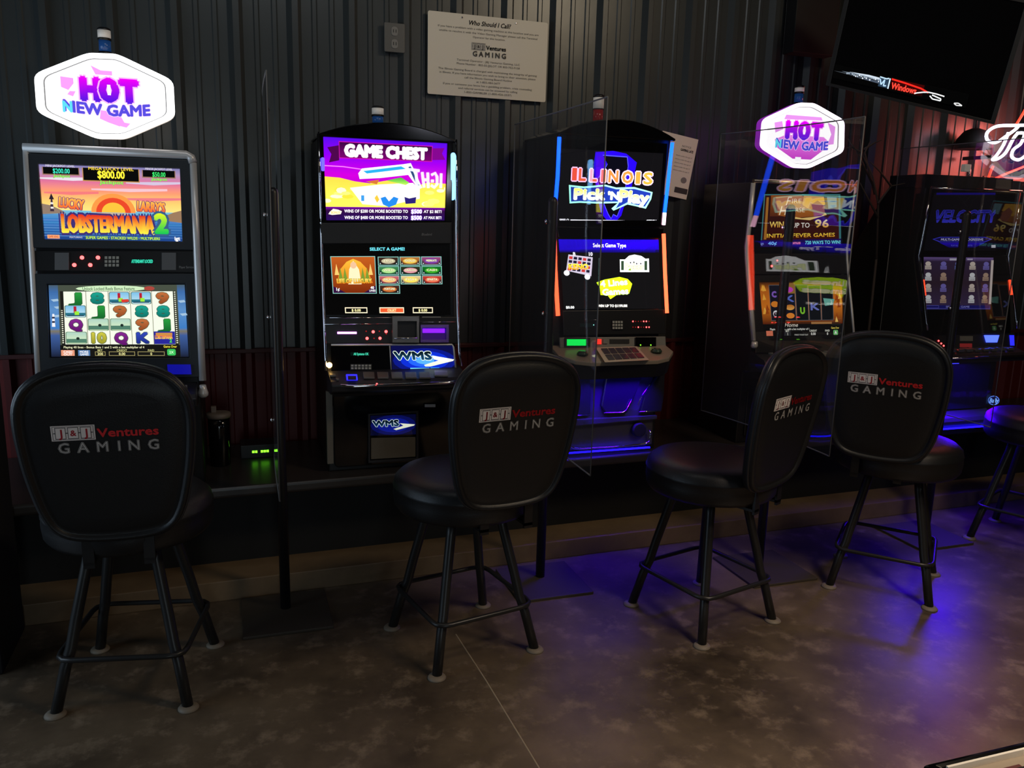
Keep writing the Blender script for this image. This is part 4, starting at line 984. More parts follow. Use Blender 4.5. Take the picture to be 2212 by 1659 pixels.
part('chrome_line', MB().tube([pBl.hit(c6(*q), .03) for q in ((270, 1078), (460, 1062))], .0022, 6).tube([pBl.hit(c6(*q), .03) for q in ((600, 1045), (770, 1040), (800, 1020), (850, 920))], .0018, 6)
     .tube([pBl.hit(c6(*q), .03) for q in ((915, 1035), (1070, 1028))], .002, 6).tube([pBl.hit(c6(*q), .03) for q in ((900, 980), (940, 890), (1010, 790))], .0018, 6), CHROME, m3)
part('tray_lip', MB().tube([pBl.hit(c6(*q), .02) for q in ((238, 1270), (265, 1320), (330, 1362), (400, 1368), (700, 1350), (960, 1325), (1005, 1305), (1018, 1250), (1012, 1200))], .0045, 8), CHROME, m3)
part('ledge_bar', MB().plate(cpn(((255, 1100), (1060, 1060), (1060, 1095), (255, 1165))), pBl.n, .02), BELLY, m3, bevel=.004)
c_ = pBl.hit(c6(900, 1190), .0)
part('speaker_disc', MB().lathe([(.036, 0), (.036, -.022), (.030, -.026)], tuple(c_), 24, axis='y'), BLACKMATTE, m3)
part('blue_light_bar', MB().box(x0 + .07, x1 - .07, 3.485, 3.497, .870, .884), BLUE_STRIP, m3)
part('blue_light_bar', MB().box(x0 + .05, x1 - .05, 3.478, 3.486, .505, .512), BLUE_STRIP, m3)
tower(m3, 1293, 3.78, 2.0, 206, (211, 235), (237, 265), REDL, r=.026)
area('blue_deck_light', (1.675, 3.45, .872), (1.675, 3.462, 0), .42, .04, (.05, .0, 1.0), 3.2, 100)

# ---------------------------------------------------------------- machine 4: fire game
c7 = crop(1540, 180, 2.675); c8 = crop(1560, 660, 4.1467)
m4 = machine('slot_machine', 2.71, 3.75, 'silver-edged slot machine with fire horse screen below the second hot sign')
x0, x1 = 2.405, 3.005
pF = Plane(1.80, 3.53, 1.47, 3.545); pM = Plane(1.47, 3.545, 1.36, 3.52); pL = Plane(1.36, 3.52, .98, 3.41)
part('cabinet', MB().profx([(3.555, 1.79), (3.57, 1.47), (3.545, 1.36), (3.44, .98), (3.45, .92), (3.50, .86), (3.51, .49), (3.98, .49), (3.98, 1.79)], x0 + .01, x1 - .01), BLACK, m4, bevel=.005)
side = lambda x: [pF.at(x, 1.785, .008), pF.at(x, 1.62, .012), pF.at(x, 1.48, .010), pM.at(x, 1.42, .010), pL.at(x, 1.35, .012), pL.at(x, 1.17, .014), pL.at(x, 1.03, .012)]
part('trim_tube', MB().tube(side(x0), .0115, 10), SILVER, m4); part('trim_tube', MB().tube(side(x1), .006, 10), SILVER, m4)
part('trim_tube', MB().tube([pF.at(x0, 1.795, .008), pF.at(x1, 1.795, .008)], .010, 10), mat('cream chrome', (225, 205, 175), .25, 1.0), m4)
part('trim_knob', MB().lathe([(.012, -.02), (.017, -.01), (.014, .012)], tuple(pL.at(x0 + .003, 1.015, .012)), 12), SILVER, m4)
FQ = [c7(290, 640), c7(735, 640), c7(740, 935), c7(268, 945)]
bezel(m4, 'upper_bezel', pF, [c7(248, 560), c7(812, 565), c7(800, 960), c7(215, 965)], FQ, .010, BLACKGLOSS)
cv = Canvas(*q4(pF, FQ), gain=1.0)
cv.rect(0, 0, 1, 1, (60, 120, 125)); cv.rect(.025, .025, .975, .93, (50, 18, 14), (60, 16, 12)); cv.rect(.045, .06, .075, .86, (170, 110, 40))
cv.rect(.1, .02, .5, .42, (150, 80, 25), (90, 40, 20)); cv.poly([(.16, .05), (.5, .04), (.72, .1), (.8, .25), (.7, .42), (.4, .46), (.2, .4)], (200, 130, 45), (150, 80, 30))
cv.poly([(.52, .03), (.78, .05), (.8, .2), (.6, .3), (.5, .2)], (225, 165, 50)); cv.poly([(.82, .05), (.95, .06), (.95, .25), (.84, .28)], (110, 150, 160))
cv.poly([(.62, .2), (.7, .12), (.78, .22), (.8, .4), (.66, .42)], (160, 90, 70)); cv.poly([(.3, .40), (.5, .46), (.75, .42), (.8, .36), (.82, .40), (.6, .5), (.34, .46)], (235, 200, 120))
cv.text('F', .315, .13, .17, (245, 225, 190), shear=.3, bold=.0); cv.text('IRE', .43, .13, .085, (245, 225, 190), w=.12)
cv.text('H', .25, .31, .17, (245, 225, 190), shear=.3); cv.text('ORSE', .44, .30, .085, (245, 225, 190), w=.19)
cv.text('WIN', .19, .575, .11, (250, 225, 120), (215, 150, 50), w=.17, bold=.02); cv.text('UP TO', .49, .595, .095, (240, 235, 225), w=.22, bold=.01); cv.text('96', .755, .565, .15, (250, 235, 150), (220, 160, 60), w=.17, bold=.03)
cv.text('INITIAL FEVER GAMES', .5, .79, .075, (250, 225, 80), (235, 160, 40), w=.84, bold=.02)
cv.rect(0, .87, 1, 1, (30, 12, 90)); cv.text('igt', .03, .935, .05, (150, 170, 255)); cv.text('40¢', .15, .935, .06, (120, 190, 255), w=.1, bold=.05); cv.text('Bonus', .42, .93, .06, (240, 130, 160), w=.14, bold=.05); cv.text('720 WAYS TO WIN!', .77, .935, .065, (110, 220, 240), w=.44, bold=.04)
cv.obj('upper_screen', SCREENDIM, m4)
part('mid_panel', MB().plate(q4(pM, [c7(222, 985), c7(790, 985), c7(782, 1100), c7(225, 1105)]), pM.n, .008), BLACK, m4, bevel=.002)
for a, b in ((340, 1056), (422, 1022), (372, 1024)): led(m4, pM, c7(a, b), .006 if a == 340 else .004, RED_LED, .009)
LQ4 = [c7(262, 1150), c7(745, 1145), c7(750, 1465), c7(290, 1470)]
bezel(m4, 'lower_bezel', pL, [c7(225, 1112), c7(785, 1110), c7(800, 1560), c7(240, 1560)], LQ4, .010, BLACK)
cv = Canvas(*q4(pL, LQ4), gain=.95)
cv.grad(0, 0, 1, .76, [(0, (60, 30, 10)), (.2, (190, 100, 25)), (.6, (215, 120, 30)), (1, (90, 30, 10))]); cv.rect(0, .76, 1, 1, (14, 13, 12))
for k_ in range(16):
    u_ = (.0 if k_ % 2 else .9) + random.random() * .06; v_ = random.random() * .66; cv.lv -= .8; cv.poly([(u_, v_ + .12), (u_ + .02, v_), (u_ + .045, v_ + .11)], random.choice([(240, 170, 60), (160, 70, 15), (250, 200, 100)]))
for i in range(5):
    u_ = .115 + .155 * i; cv.lv -= .5; cv.rect(u_, .05 + .02 * (i % 2), u_ + .15, .70, (95, 95, 100)); cv.rect(u_ + .006, .06 + .02 * (i % 2), u_ + .144, .69, (16, 20, 24) if i > 1 else (20, 22, 34))
cv.text('C', .17, .22, .1, (130, 90, 190), bold=.07); cv.ell(.17, .4, .045, .055, (225, 130, 40)); cv.text('C', .17, .57, .1, (225, 225, 230), bold=.07)
cv.rect(.275, .02, .425, .21, (150, 110, 50)); cv.ell(.35, .14, .05, .05, (200, 70, 190)); cv.text('K', .35, .30, .11, (90, 110, 200), w=.1, bold=.05)
cv.ell(.35, .46, .055, .05, (190, 110, 40), (240, 180, 90)); cv.ell(.35, .61, .05, .05, (235, 140, 50)); cv.text('U', .50, .52, .11, (130, 200, 50), w=.05, bold=.06)
cv.text('K', .655, .45, .12, (110, 120, 195), w=.1, bold=.05); cv.poly([(.76, .3), (.9, .32), (.88, .42), (.78, .44)], (110, 180, 165)); cv.text('3', .86, .38, .08, (220, 230, 220))
cv.rect(.3, .73, .95, .76, (70, 35, 15)); cv.rect(.60, .725, .86, .765, (170, 120, 70)); cv.text('Home', .35, .775, .07, (245, 235, 220), w=.16, shear=.35)
cv.text('Playing 720 ways - with a bet multiplier of 1', .33, .85, .035, (240, 240, 230), w=.48, bold=.02); cv.text('Game Over', .9, .835, .035, (240, 220, 90), w=.1, bold=.02)
cv.rect(.04, .88, .12, .97, (220, 120, 90)); cv.rect(.25, .88, .34, .97, (45, 45, 48))
for a, t_, s_ in ((.30, 'BET', '1'), (.62, 'CREDIT', '0.00'), (.80, 'PAID', '0')): cv.text(t_, a, .885, .035, (235, 235, 220), bold=.02); cv.text(s_, a, .94, .045, (240, 240, 230), bold=.02)
cv.text('MAKE YOUR PLAY', .47, .955, .028, (220, 220, 210), w=.17); cv.poly([(.905 + .03 * a, .92 + .045 * b) for a, b in rrect(-1, -1, 1, 1, .4)], (110, 190, 110)); cv.text('A', .905, .92, .05, W_, bold=.04)
cv.obj('lower_screen', SCREENDIM, m4)
dk4 = part('button_deck', MB().profx([(3.44, .98), (3.33, .95), (3.31, .93), (3.32, .89), (3.50, .87)], x0 + .01, x1 - .01), CHARC, m4, bevel=.005)
for i in range(7): part('button', MB().box(x0 + .08 + i * .065, x0 + .125 + i * .065, 3.345, 3.40, .955, .975), GREYP, dk4, bevel=.003)
part('door_panel', MB().box(x0 + .05, x1 - .05, 3.497, 3.51, .53, .82), BLACKGLOSS, m4, bevel=.003)
tower(m4, 1727, 3.80, 1.785, 186, (190, 199), (203, 222), BLUEL)
hot_sign([c7(*q) for q in ((283, 208), (488, 113), (578, 116), (752, 215), (748, 398), (548, 492), (455, 488), (268, 372))], Plane(2.2, 3.60, 1.8, 3.60),
         'smaller glowing white and purple hot new game sign topping the fire horse machine', (2.80, 3.62, 1.79), 2.80, 1.795, 'p')

# ---------------------------------------------------------------- machine 5: velocity game
c9 = crop(1860, 220, 2.2414)
m5 = machine('slot_machine', 3.77, 3.8, 'black slot machine with blue velocity lettering, last in the row on the right')
x0, x1 = 3.46, 4.10
pF5 = Plane(1.80, 3.51, 1.44, 3.54); pL5 = Plane(1.44, 3.54, 1.06, 3.42)
part('cabinet', MB().profx([(3.53, 1.80), (3.56, 1.44), (3.44, 1.06), (3.46, .96), (3.50, .90), (3.51, .49), (4.00, .49), (4.04, .9), (4.04, 1.45), (3.80, 1.80)], x0 + .006, x1 - .006), BLACK, m5, bevel=.005)
part('top_box', MB().box(x0 + .01, x1 - .02, 3.55, 3.80, 1.80, 1.87), BLACKMATTE, m5, bevel=.004)
side = lambda x: [pF5.at(x, 1.80, .006), pF5.at(x, 1.62, .012), pF5.at(x, 1.45, .010), pL5.at(x, 1.40, .012), pL5.at(x, 1.25, .014), pL5.at(x, 1.10, .012), pL5.at(x, 1.06, .010)]
for sx in (x0 + .012, x1): part('chrome_edge', MB().tube(side(sx), .0065, 8), CHROME, m5)
part('chrome_edge', MB().tube([pF5.at(x0 + .012, 1.80, .006), pF5.at(x1, 1.80, .006)], .007, 8), CHROME, m5)
for sx in (x0 + .026, x1 - .012): part('red_side_light', MB().tube([pL5.at(sx, 1.32, .01), pL5.at(sx, 1.24, .01)], .005, 6), glow('red side', (255, 60, 30), 2.5), m5)
VQ = [c9(350, 440), c9(650, 440), c9(650, 720), c9(300, 720)]
bezel(m5, 'upper_bezel', pF5, [c9(335, 425), c9(745, 430), c9(715, 742), c9(285, 742)], VQ, .006, BLACKGLOSS)
cv = Canvas(*q4(pF5, VQ), gain=.8)
cv.rect(0, 0, 1, 1, (9, 8, 14)); cv.rect(.05, 0, 1, .035, (20, 10, 110))
cv.text('VELOCITY', .53, .40, .20, (20, 20, 110), (50, 50, 190), w=.92, bold=.03, shear=.2, outline=((60, 60, 200), .02)); cv.line([(.1, .46), (.95, .34)], .006, (20, 16, 60))
cv.poly([(.1, .80), (.2, .76), (.85, .76), (.95, .80), (.85, .85), (.2, .85)], (60, 60, 210)); cv.poly([(.12, .80), (.21, .77), (.84, .77), (.93, .80), (.84, .84), (.21, .84)], (14, 10, 70))
cv.text('MULTI-GAME + PROGRESSIVE', .52, .805, .04, (190, 190, 240), w=.6, bold=.02); cv.poly([(.2, .86), (.85, .86), (.7, .95), (.35, .95)], (35, 12, 190), (15, 6, 80)); cv.text('PLAY ALL YOUR FAVORITES', .52, .91, .03, (90, 90, 230), w=.3); cv.rect(.94, .9, 1, .95, (190, 190, 200))
cv.obj('upper_screen', SCREENDIM, m5)
GQ5 = [c9(300, 752), c9(640, 755), c9(625, 1005), c9(300, 1005)]
bezel(m5, 'lower_bezel', pL5, [c9(285, 745), c9(715, 745), c9(720, 1120), c9(320, 1130)], GQ5, .006, BLACKGLOSS)
cv = Canvas(*q4(pL5, GQ5), gain=.62)
cv.grad(0, 0, 1, 1, [(0, (120, 95, 160)), (.08, (55, 40, 70)), (.5, (52, 36, 50)), (.92, (60, 45, 80)), (1, (70, 70, 160))]); cv.rect(.37, .02, .53, .06, (200, 195, 215)); cv.rect(.62, .02, .7, .05, (190, 180, 210))
pal = [(215, 200, 190), (200, 170, 140), (120, 110, 190), (225, 225, 230), (110, 130, 210), (180, 150, 130)]
for j in range(4):
    for i, u_ in enumerate((.07, .285, .49, .70, .90)):
        v_ = .16 + .215 * j; col = pal[(i * 2 + j * 3) % 6]; cv.lv -= .7
        cv.ell(u_, v_ - .035, .04, .045, col, n=10); cv.rect(u_ - .045, v_, u_ + .045, v_ + .075, tuple(int(q * .9) for q in col), col); cv.text('GAME', u_, v_ + .05, .022, (70, 40, 60), w=.07)
cv.rect(.02, .925, .98, .98, (25, 25, 110)); cv.frame(.02, .925, .22, .98, .006, (110, 110, 220)); cv.text('SELECT A GAME', .5, .952, .035, (170, 170, 250), w=.35); cv.rect(.965, .05, 1, .9, (215, 200, 195))
cv.obj('lower_screen', SCREENDIM, m5)
pK5 = Plane(1.06, 3.43, .97, 3.41)
kb = part('reader_panel', MB().plate(q4(pK5, [c9(345, 1125), c9(735, 1118), c9(745, 1215), c9(365, 1225)]), pK5.n, .010), CHARC, m5, bevel=.002)
for a, b in ((375, 1157), (400, 1181), (388, 1170)): led(kb, pK5, c9(a, b), .005, RED_LED, .0105)
part('label_plate', MB().plate(q4(pK5, rectpts(c9, 478, 1134, 540, 1158), .010), pK5.n, .002), GREYP, kb); part('label_plate', MB().plate(q4(pK5, rectpts(c9, 478, 1170, 536, 1188), .010), pK5.n, .002), glow('dull red plate', (150, 40, 40), .5), kb)
part('blue_slot', MB().plate(q4(pK5, [c9(595, 1130), c9(665, 1130), c9(655, 1165), c9(605, 1165)], .010), pK5.n, .006), glow('bright blue slot', (60, 80, 255), 4), kb)
part('blue_slot', MB().plate(q4(pK5, [c9(718, 1130), c9(738, 1130), c9(740, 1180), c9(722, 1180)], .010), pK5.n, .004), glow('blue slot side', (40, 40, 230), 1.5), kb)
d5 = part('button_deck', MB().profx([(3.44, .975), (3.33, .945), (3.31, .93), (3.32, .90), (3.50, .88)], x0 + .01, x1 - .01), CHARC, m5, bevel=.005)
for i in range(9): part('button', MB().box(x0 + .06 + i * .058, x0 + .10 + i * .058, 3.345, 3.40, .952, .968), mat('chrome button', (160, 160, 165), .15, .8), d5, bevel=.004)
part('chrome_lip', MB().tube([(x0 + .03, 3.306, .93), (x1 - .03, 3.306, .93)], .005, 8), CHROME, m5)
bd5 = part('belly_door', MB().profy(rrect(x0 + .05, .60, x1 - .05, .87, .015), 3.495, 3.51), mat('perforated blue black', (24, 24, 40), .3), m5, bevel=.003)
for j in range(6): part('louvre', MB().box(x0 + .10, x0 + .22, 3.489, 3.4965, .83 - j * .022, .835 - j * .022), mat('louvre blue', (60, 60, 120), .3, .5), bd5)
cE = pE = Plane(.87, 3.493, .49, 3.493)
cv = Canvas(*q4(pE, rectpts(c9, 612, 1420, 668, 1470)), off=.003); cv.ell(.5, .5, .5, .46, (90, 130, 235)); cv.ell(.5, .5, .44, .38, (10, 16, 70)); cv.text('Bally', .5, .5, .42, (120, 170, 255), w=.75, bold=.03, shear=.3); cv.obj('oval_badge', SCREEN, m5)
part('blue_light_bar', MB().box(x0 + .18, x0 + .34, 3.486, 3.494, .862, .868), glow('blue bar', (50, 50, 255), 3), m5)
part('belly_foot', MB().profx([(3.51, .595), (3.46, .56), (3.45, .54), (3.47, .492), (3.51, .492)], x0 + .03, x1 - .03), BELLY, m5, bevel=.004)
part('blue_light_bar', MB().box(x0 + .06, x1 - .06, 3.452, 3.460, .497, .505), BLUE_STRIP, m5)
area('blue_base_light', (3.76, 3.44, .70), (3.70, 3.0, .25), .4, .06, (.05, .0, 1.0), 6.5)
area('blue_base_light', (3.76, 3.38, .84), (3.76, 3.46, .4), .45, .05, (.05, .0, 1.0), 1.1)
x_ = aty((2088, 365), 3.70)[0]
tw = part('tower_light', MB().lathe([(.006, 0), (.006, .06)], (x_ + .025, 3.70, 1.86), 10).lathe([(.02, 0), (.02, .004)], (x_ + .025, 3.70, 1.868), 14), CHROME, m5)
part('white_lens', MB().box(x_ - .022, x_ + .022, 3.69, 3.72, 1.905, 1.945), WHITEP, tw, bevel=.004)

# ================================================================== WALL ITEMS
YW = YB - .032
ns = tag(part('notice_board', MB().profy(rrect(.925, 2.160, 1.526, 2.532, .008), YW - .006, YW), PAPER, None, bevel=.001), 'cream printed notice sheet titled who should I call, on the ribbed wall', 'notice')
cv = Canvas((.925, YW - .006, 2.532), (1.526, YW - .006, 2.532), (1.526, YW - .006, 2.160), (.925, YW - .006, 2.160), off=.0015)
ink = (70, 64, 58)
cv.text('Who Should I Call?', .5, .095, .055, ink, w=.35, bold=.02, shear=.25)
for t_, v_, w_ in (('If you have a problem with a video gaming machine at this location and you are', .165, .84), ('unable to resolve it with the Video Gaming Manager please call the Terminal', .215, .82), ('Operator for this location.', .265, .27),
                   ('Terminal Operator : J&J Ventures Gaming, LLC', .555, .53), ('Phone Number : 855-55-JJSLOT OR 855-752-9158', .60, .53),
                   ('The Illinois Gaming Board is charged with maintaining the integrity of gaming', .675, .83), ('in Illinois. If you have information you wish to bring to their attention, please', .72, .81), ('call the Illinois Gaming Board Hotline', .765, .4), ('at 1-855-484-2677', .81, .2),
                   ('If you or someone you know has a gambling problem, crisis counseling', .855, .75), ('and referral services can be accessed by calling', .90, .5), ('1-800-GAMBLER (1-800-426-2537)', .945, .4)):
    cv.text(t_, .5, v_, .024, (105, 98, 88), w=w_)
venue_logo(cv, .355, .33, .645, .50, (188, 182, 170), ink, ink, (ink, ink), ink, ink)
cv.obj('notice_print', PRINT, ns)
for a in (1.09, 1.36): part('screw', MB().lathe([(.004, -.007), (.005, -.009), (.002, -.011)], (a, YW, 2.515), 8, axis='y'), CHROME, ns)
op = tag(part('outlet_plate', MB().profy(rrect(.719, 2.333, .815, 2.462, .006), YW - .006, YW), mat('steel outlet plate', (92, 92, 90), .4, .5), None, bevel=.002), 'square steel outlet plate on the wall left of the notice', 'outlet plate')
for zz in (2.425, 2.37):
    so = part('socket', MB().profy(rrect(.752, zz - .02, .782, zz + .02, .012), YW - .009, YW - .005), mat('socket grey', (130, 128, 122), .4), op)
    for a in (.760, .772): part('socket_slot', MB().box(a, a + .003, YW - .0098, YW - .0088, zz - .006, zz + .008), BLACKMATTE, so)
# leaning paper beside the striped machine
a0 = math.radians(9); pc = np.array([2.275, YW - .004, 1.885]); ex = np.array([math.cos(a0), 0, math.sin(-a0)]); ez = np.array([math.sin(a0), 0, math.cos(a0)])
cor = lambda a, b: pc + ex * a + ez * b
pq = [cor(-.11, .16), cor(.11, .16), cor(.11, -.16), cor(-.11, -.16)]
pp = tag(part('paper_notice', MB().plate(pq, (0, -1, 0), .002), PAPER, None), 'tilted white paper on the wall half behind the striped machine', 'paper')
cv = Canvas(*[q + np.array([0, -.002, 0]) for q in pq], off=.001)
cv.text('NOTICE', .72, .16, .03, (120, 115, 108), w=.25); cv.text('GAMING LATE', .75, .22, .04, (110, 105, 98), w=.35, bold=.03)
for v_ in (.32, .38, .44, .50, .56): cv.text('players under the age of', .70, v_, .02, (150, 145, 138), w=.45)
cv.ell(.82, .70, .08, .05, (130, 125, 118)); cv.rect(.62, .83, .98, .92, (55, 50, 48)); cv.obj('notice_print', PRINT, pp)
# television hanging at upper right
TVp = [aty(q, Y) for q, Y in (((1784, 184), 3.55), ((2148, 269), 3.05), ((2262, 20), 2.95), ((1840, -70), 3.45))]
e1 = TVp[1] - TVp[0]; e2 = TVp[3] - TVp[0]; nt_ = np.cross(e1, e2); nt_ /= np.linalg.norm(nt_)
if nt_[1] > 0: nt_ = -nt_
TVp[2] = TVp[0] + e1 + e2
tv = thing('television', tuple(TVp[0]), 'large black television hung tilted at the upper right with a red and white reflection painted on its glass', 'television')
part('tv_body', MB().hexa(TVp, [q - nt_ * .07 for q in TVp]), BLACKGLOSS, tv, bevel=.006)
cen = sum(TVp) / 4
part('tv_bezel', MB().frame(TVp, [cen + (q - cen) * .95 for q in TVp], nt_, .006), BLACK, tv, bevel=.001)
bb0 = TVp[0]; uvp = lambda u, v: bb0 + e1 * u + e2 * v
cv = Canvas(uvp(.03, .19), uvp(.80, .19), uvp(.80, .085), uvp(.03, .085), gain=1.2, off=.007)  # reflection in the television glass, painted as glowing shapes
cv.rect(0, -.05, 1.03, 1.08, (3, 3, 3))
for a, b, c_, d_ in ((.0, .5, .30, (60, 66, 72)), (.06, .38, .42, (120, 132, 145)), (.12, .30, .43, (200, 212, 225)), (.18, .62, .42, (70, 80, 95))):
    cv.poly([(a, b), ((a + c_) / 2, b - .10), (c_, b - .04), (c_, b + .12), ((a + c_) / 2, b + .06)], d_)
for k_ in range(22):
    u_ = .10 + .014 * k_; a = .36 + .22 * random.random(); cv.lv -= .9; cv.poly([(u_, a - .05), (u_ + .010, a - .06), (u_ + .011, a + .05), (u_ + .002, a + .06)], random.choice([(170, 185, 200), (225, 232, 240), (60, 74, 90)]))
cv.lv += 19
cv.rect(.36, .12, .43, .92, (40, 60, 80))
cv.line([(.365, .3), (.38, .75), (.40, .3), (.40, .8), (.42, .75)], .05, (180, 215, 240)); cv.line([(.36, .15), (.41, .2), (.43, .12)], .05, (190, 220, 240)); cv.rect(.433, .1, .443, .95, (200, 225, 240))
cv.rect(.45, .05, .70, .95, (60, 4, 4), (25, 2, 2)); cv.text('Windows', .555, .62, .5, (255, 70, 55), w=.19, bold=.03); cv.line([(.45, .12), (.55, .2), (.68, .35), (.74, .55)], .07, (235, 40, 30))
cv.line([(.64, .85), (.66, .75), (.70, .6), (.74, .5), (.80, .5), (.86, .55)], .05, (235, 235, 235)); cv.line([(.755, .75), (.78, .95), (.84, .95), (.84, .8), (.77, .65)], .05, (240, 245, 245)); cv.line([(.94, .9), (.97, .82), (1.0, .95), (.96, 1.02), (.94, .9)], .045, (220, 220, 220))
cv.obj('painted_reflection', SCREEN, tv)
bk_ = MB().tube([cen - nt_ * .07, cen - nt_ * .25 + np.array([0, .1, .25]), (cen[0], cen[1] + .25, ZC)], .03, 8); part('ceiling_bracket', bk_, BLACKMATTE, tv)
# dark wall cabinet behind / above
q0, q1 = aty((1690, 118), YW), aty((1778, 0), YW)
tag(part('wall_box', MB().box(q0[0], q1[0] + .04, YW - .09, YW, q0[2], q0[2] + .55), BLACKMATTE, None, bevel=.004), 'dark box mounted high on the wall above the second hot sign', 'wall box')
# round dark lampshade
hc = aty((2105, 300), 3.98)
hs = thing('pendant_lamp', (hc[0], 3.98, hc[2]), 'round black lampshade hanging dark beside the red neon', 'lamp')
part('lamp_shade', MB().lathe([(.085, -.05), (.10, -.06), (.105, -.045), (.095, .0), (.06, .045), (.02, .06)], tuple(hc), 24), BLACKMATTE, hs)
part('lamp_cord', MB().tube([hc + np.array([0, 0, .055]), (hc[0], hc[1], ZC)], .004, 6), BLACK, hs)
# branches
tr = thing('dry_branches', (float(aty((1893, 560), 3.5)[0]), 3.53, ZT), 'thin dark dried branches standing before the red-lit wall between the last two machines', 'branches')
BR = mat('dry twig', (40, 30, 26), .8); 
stem = aty((1893, 560), 3.5)
for pts in (((1893, 560), (1897, 440), (1885, 380), (1862, 330), (1858, 300)), ((1890, 420), (1878, 372), (1868, 330), (1880, 305)), ((1886, 400), (1850, 325), (1832, 300)), ((1862, 330), (1840, 318), (1828, 320)),
            ((1868, 322), (1890, 308), (1905, 302)), ((1896, 440), (1925, 402), (1955, 396)), ((1925, 402), (1902, 372), (1880, 350)), ((1897, 470), (1870, 420), (1858, 395))):
    part('branch', MB().tube([aty(q, 3.5 + .02 * math.sin(i * 2.1)) for i, q in enumerate(pts)], [.006 - .004 * i / (len(pts) - 1) for i in range(len(pts))], 6), BR, tr)
part('stem', MB().tube([(stem[0], 3.53, ZT), (stem[0] + .02, 3.52, 1.0), tuple(stem)], [.009, .008, .006], 6), BR, tr)

# ================================================================== NEON SIGN (right edge)
YN = 3.84
nn = thing('neon_sign', tuple(aty((2190, 320), YN)), 'white script neon with red tubing glowing at the right edge', 'neon sign')
NW = glow('white neon', (225, 225, 255), 6); NR = glow('red neon', (255, 40, 25), 6)
def neon(nm, pts, r, m, closed=False): part(nm, MB().tube([aty(q, YN) for q in catmull(pts, 5, closed)], r, 8), m, nn)
cN = crop(1640, 0, 3.771)
neon('white_tube', [cN(*q) for q in ((2157, 1020), (2050, 1022), (1940, 1028), (1870, 1065), (1850, 1110), (1870, 1150), (1930, 1160), (2010, 1110), (2080, 1060), (2110, 1030))], .0085, NW)
neon('white_tube', [cN(*q) for q in ((2030, 1080), (1990, 1180), (1930, 1270), (1900, 1300), (1950, 1290), (2010, 1240), (2070, 1130), (2110, 1080))], .0085, NW)
neon('white_tube', [cN(*q) for q in ((2100, 1085), (2160, 1090), (2130, 1170), (2070, 1220), (2060, 1280), (2120, 1300), (2200, 1240), (2260, 1180))], .0085, NW)
neon('red_tube', [cN(*q) for q in ((1905, 1355), (1885, 1400), (1865, 1470), (1900, 1465), (2000, 1420), (2150, 1360), (2330, 1290))], .0065, NR)
neon('red_tube', [cN(*q) for q in ((2090, 1020), (2140, 940), (2190, 850), (2260, 720))], .0065, NR)
part('backing_frame', MB().box(*[aty((2140, 320), YN)[0], aty((2140, 320), YN)[0] + .5, YN + .02, YN + .03, 1.88, 1.90]).box(aty((2150, 320), YN)[0], aty((2150, 320), YN)[0] + .02, YN + .02, YB - .035, 2.0, 2.02), BLACK, nn)
pl_ = bpy.data.lights.new('neon_glow', 'AREA'); pl_.shape = 'RECTANGLE'; pl_.size = .35; pl_.size_y = .4; pl_.color = (1, .17, .13); pl_.energy = 7.5
po = bpy.data.objects.new('neon_glow', pl_); COL.objects.link(po); po.location = (aty((2230, 330), YN)[0], YN - .05, 2.05); po.rotation_euler = (Vector((3.9, 4.1, 2.1)) - Vector(po.location)).to_track_quat('-Z', 'Y').to_euler()

# ================================================================== SMALL THINGS ON THE PLATFORM
cx0 = atz((476, 1000), ZT); cx0[1] = 3.74; cx0[0] = -.073
cn = thing('tumbler', (cx0[0], cx0[1], ZT), 'tall black lidded tumbler standing beside the far left machine', 'tumbler')
part('tumbler_body', MB().lathe([(.040, 0), (.043, .004), (.046, .17), (.046, .215)], (cx0[0], cx0[1], ZT), 24), BLACKGLOSS, cn)
part('lid', MB().lathe([(.050, .215), (.052, .222), (.050, .235), (.03, .238)], (cx0[0], cx0[1], ZT), 24), mat('brown grey lid', (110, 98, 88), .5), cn)
part('lid_knob', MB().box(cx0[0] - .03, cx0[0] - .008, cx0[1] - .012, cx0[1] + .012, ZT + .237, ZT + .265), mat('brown grey lid', (110, 98, 88), .5), cn, bevel=.003)
lb = thing('network_box', (.092, 3.86, ZT), 'small black box with green lights on the platform right of the tumbler', 'network box')
part('box_case', MB().box(.012, .172, 3.80, 3.92, ZT, ZT + .062), BLACK, lb, bevel=.003)
for i in (0, 1, 3, 4, 5): part('green_light', MB().box(.062 + i * .0125, .072 + i * .0125, 3.797, 3.801, ZT + .026, ZT + .036), GREEN_LED, lb)
# dark cabinet at the left edge
tag(part('floor_cabinet', MB().box(-1.25, -.80, 3.02, 3.36, 0, .98), BLACKMATTE, None, bevel=.008), 'black cabinet cut off by the left edge behind the first stool', 'cabinet')
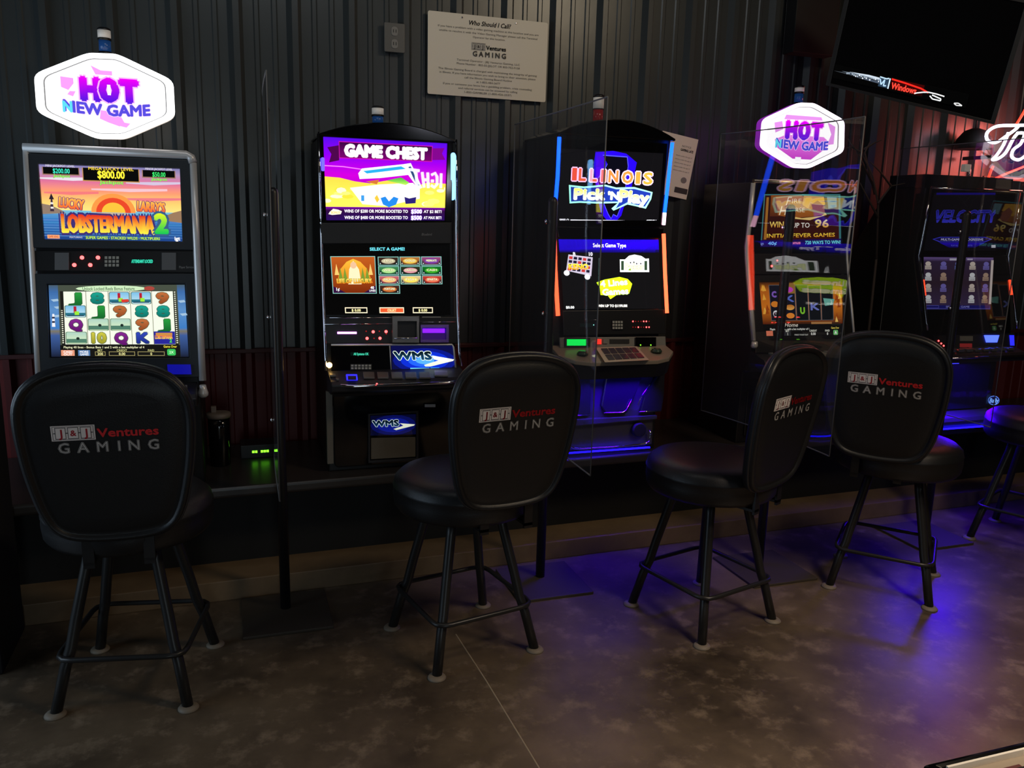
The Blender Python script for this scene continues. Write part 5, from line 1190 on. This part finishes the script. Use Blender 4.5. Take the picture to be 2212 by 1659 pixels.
# console in the lower right corner
gx0, gx1, gy0, gy1, gz = .845, 2.0, .15, .748, .90
gc = thing('game_console', (1.4, .45, 0), 'corner of a grey-topped game table in the lower right corner', 'game table')
part('table_body', MB().box(gx0 + .03, gx1 - .03, gy0 + .03, gy1 - .03, .25, gz - .04), BLACK, gc, bevel=.01)
for lx_ in (gx0 + .08, gx1 - .08):
    for ly_ in (gy0 + .08, gy1 - .08): part('leg', MB().box(lx_ - .03, lx_ + .03, ly_ - .03, ly_ + .03, 0, .25), BLACK, gc, bevel=.004)
part('rim', MB().frame([np.array(q) for q in ((gx0, gy1, gz - .04), (gx1, gy1, gz - .04), (gx1, gy0, gz - .04), (gx0, gy0, gz - .04))], [np.array(q) for q in ((gx0 + .022, gy1 - .012, gz - .04), (gx1 - .022, gy1 - .012, gz - .04), (gx1 - .022, gy0 + .012, gz - .04), (gx0 + .022, gy0 + .012, gz - .04))], (0, 0, 1), .04), BLACKGLOSS, gc, bevel=.006)
part('top_plate', MB().box(gx0 + .022, gx1 - .022, gy0 + .012, gy1 - .012, gz - .04, gz - .008), mat('warm grey top', (165, 152, 130), .45), gc)
part('pale_trim', MB().box(gx0 + .028, gx1 - .03, gy1 - .016, gy1 - .0125, gz - .008, gz + .001), mat('cream trim', (252, 248, 232), .4), gc)
part('red_mat', MB().box(gx0 + .05, gx0 + .13, gy1 - .11, gy1 - .035, gz - .008, gz - .002), mat('dull red mat', (92, 38, 34), .7), gc)
for i in range(9):
    for j in range(3):
        kx, ky = gx0 + .115 + i * .028, gy1 - .05 - j * .026
        part('dark_key', MB().box(kx, kx + .02, ky - .010, ky + .006, gz - .008, gz + .002), BLACK, gc)
        part('white_mark', MB().box(kx + .004, kx + .017, ky + .007, ky + .010, gz - .008, gz - .003), mat('white mark', (240, 238, 228), .4), gc)

# ================================================================== NEON LETTERS ON THE OPPOSITE WALL (mirrored in the game chest screen)
def mirrored(p, y):
    h_ = pU.hit(p); v = ray(p); n = pU.n; v = v - 2 * (v @ n) * n
    return h_ + v * ((y - h_[1]) / v[1])
pU = Plane(1.93, 3.60, 1.56, 3.58)
YO = YF + .06
oc = mirrored((925, 385), YO)
nl = thing('neon_letters', tuple(oc), 'white neon word on the opposite wall, seen mirrored in the game chest screen', 'neon sign')
NL = glow('white neon letters', (235, 238, 255), 26)
def stroke(*pp): part('letter_tube', MB().tube([mirrored(q, YO) for q in pp], .022, 6), NL, nl)
stroke((884, 366), (906, 369)); stroke((898, 368), (901, 403))
stroke((912, 372), (916, 405)); stroke((924, 373), (925, 406)); stroke((914, 388), (925, 389))
stroke((932, 378), (940, 374), (944, 382), (944, 398), (938, 405), (931, 400)); stroke((931, 391), (937, 391))
stroke((953, 375), (952, 406)); stroke((968, 376), (967, 408), (960, 408))
a_, b_ = mirrored((880, 412), YO), mirrored((972, 360), YO)
part('letter_backing', MB().box(min(a_[0], b_[0]), max(a_[0], b_[0]), YF, YF + .03, min(a_[2], b_[2]), max(a_[2], b_[2])), BLACKMATTE, nl)
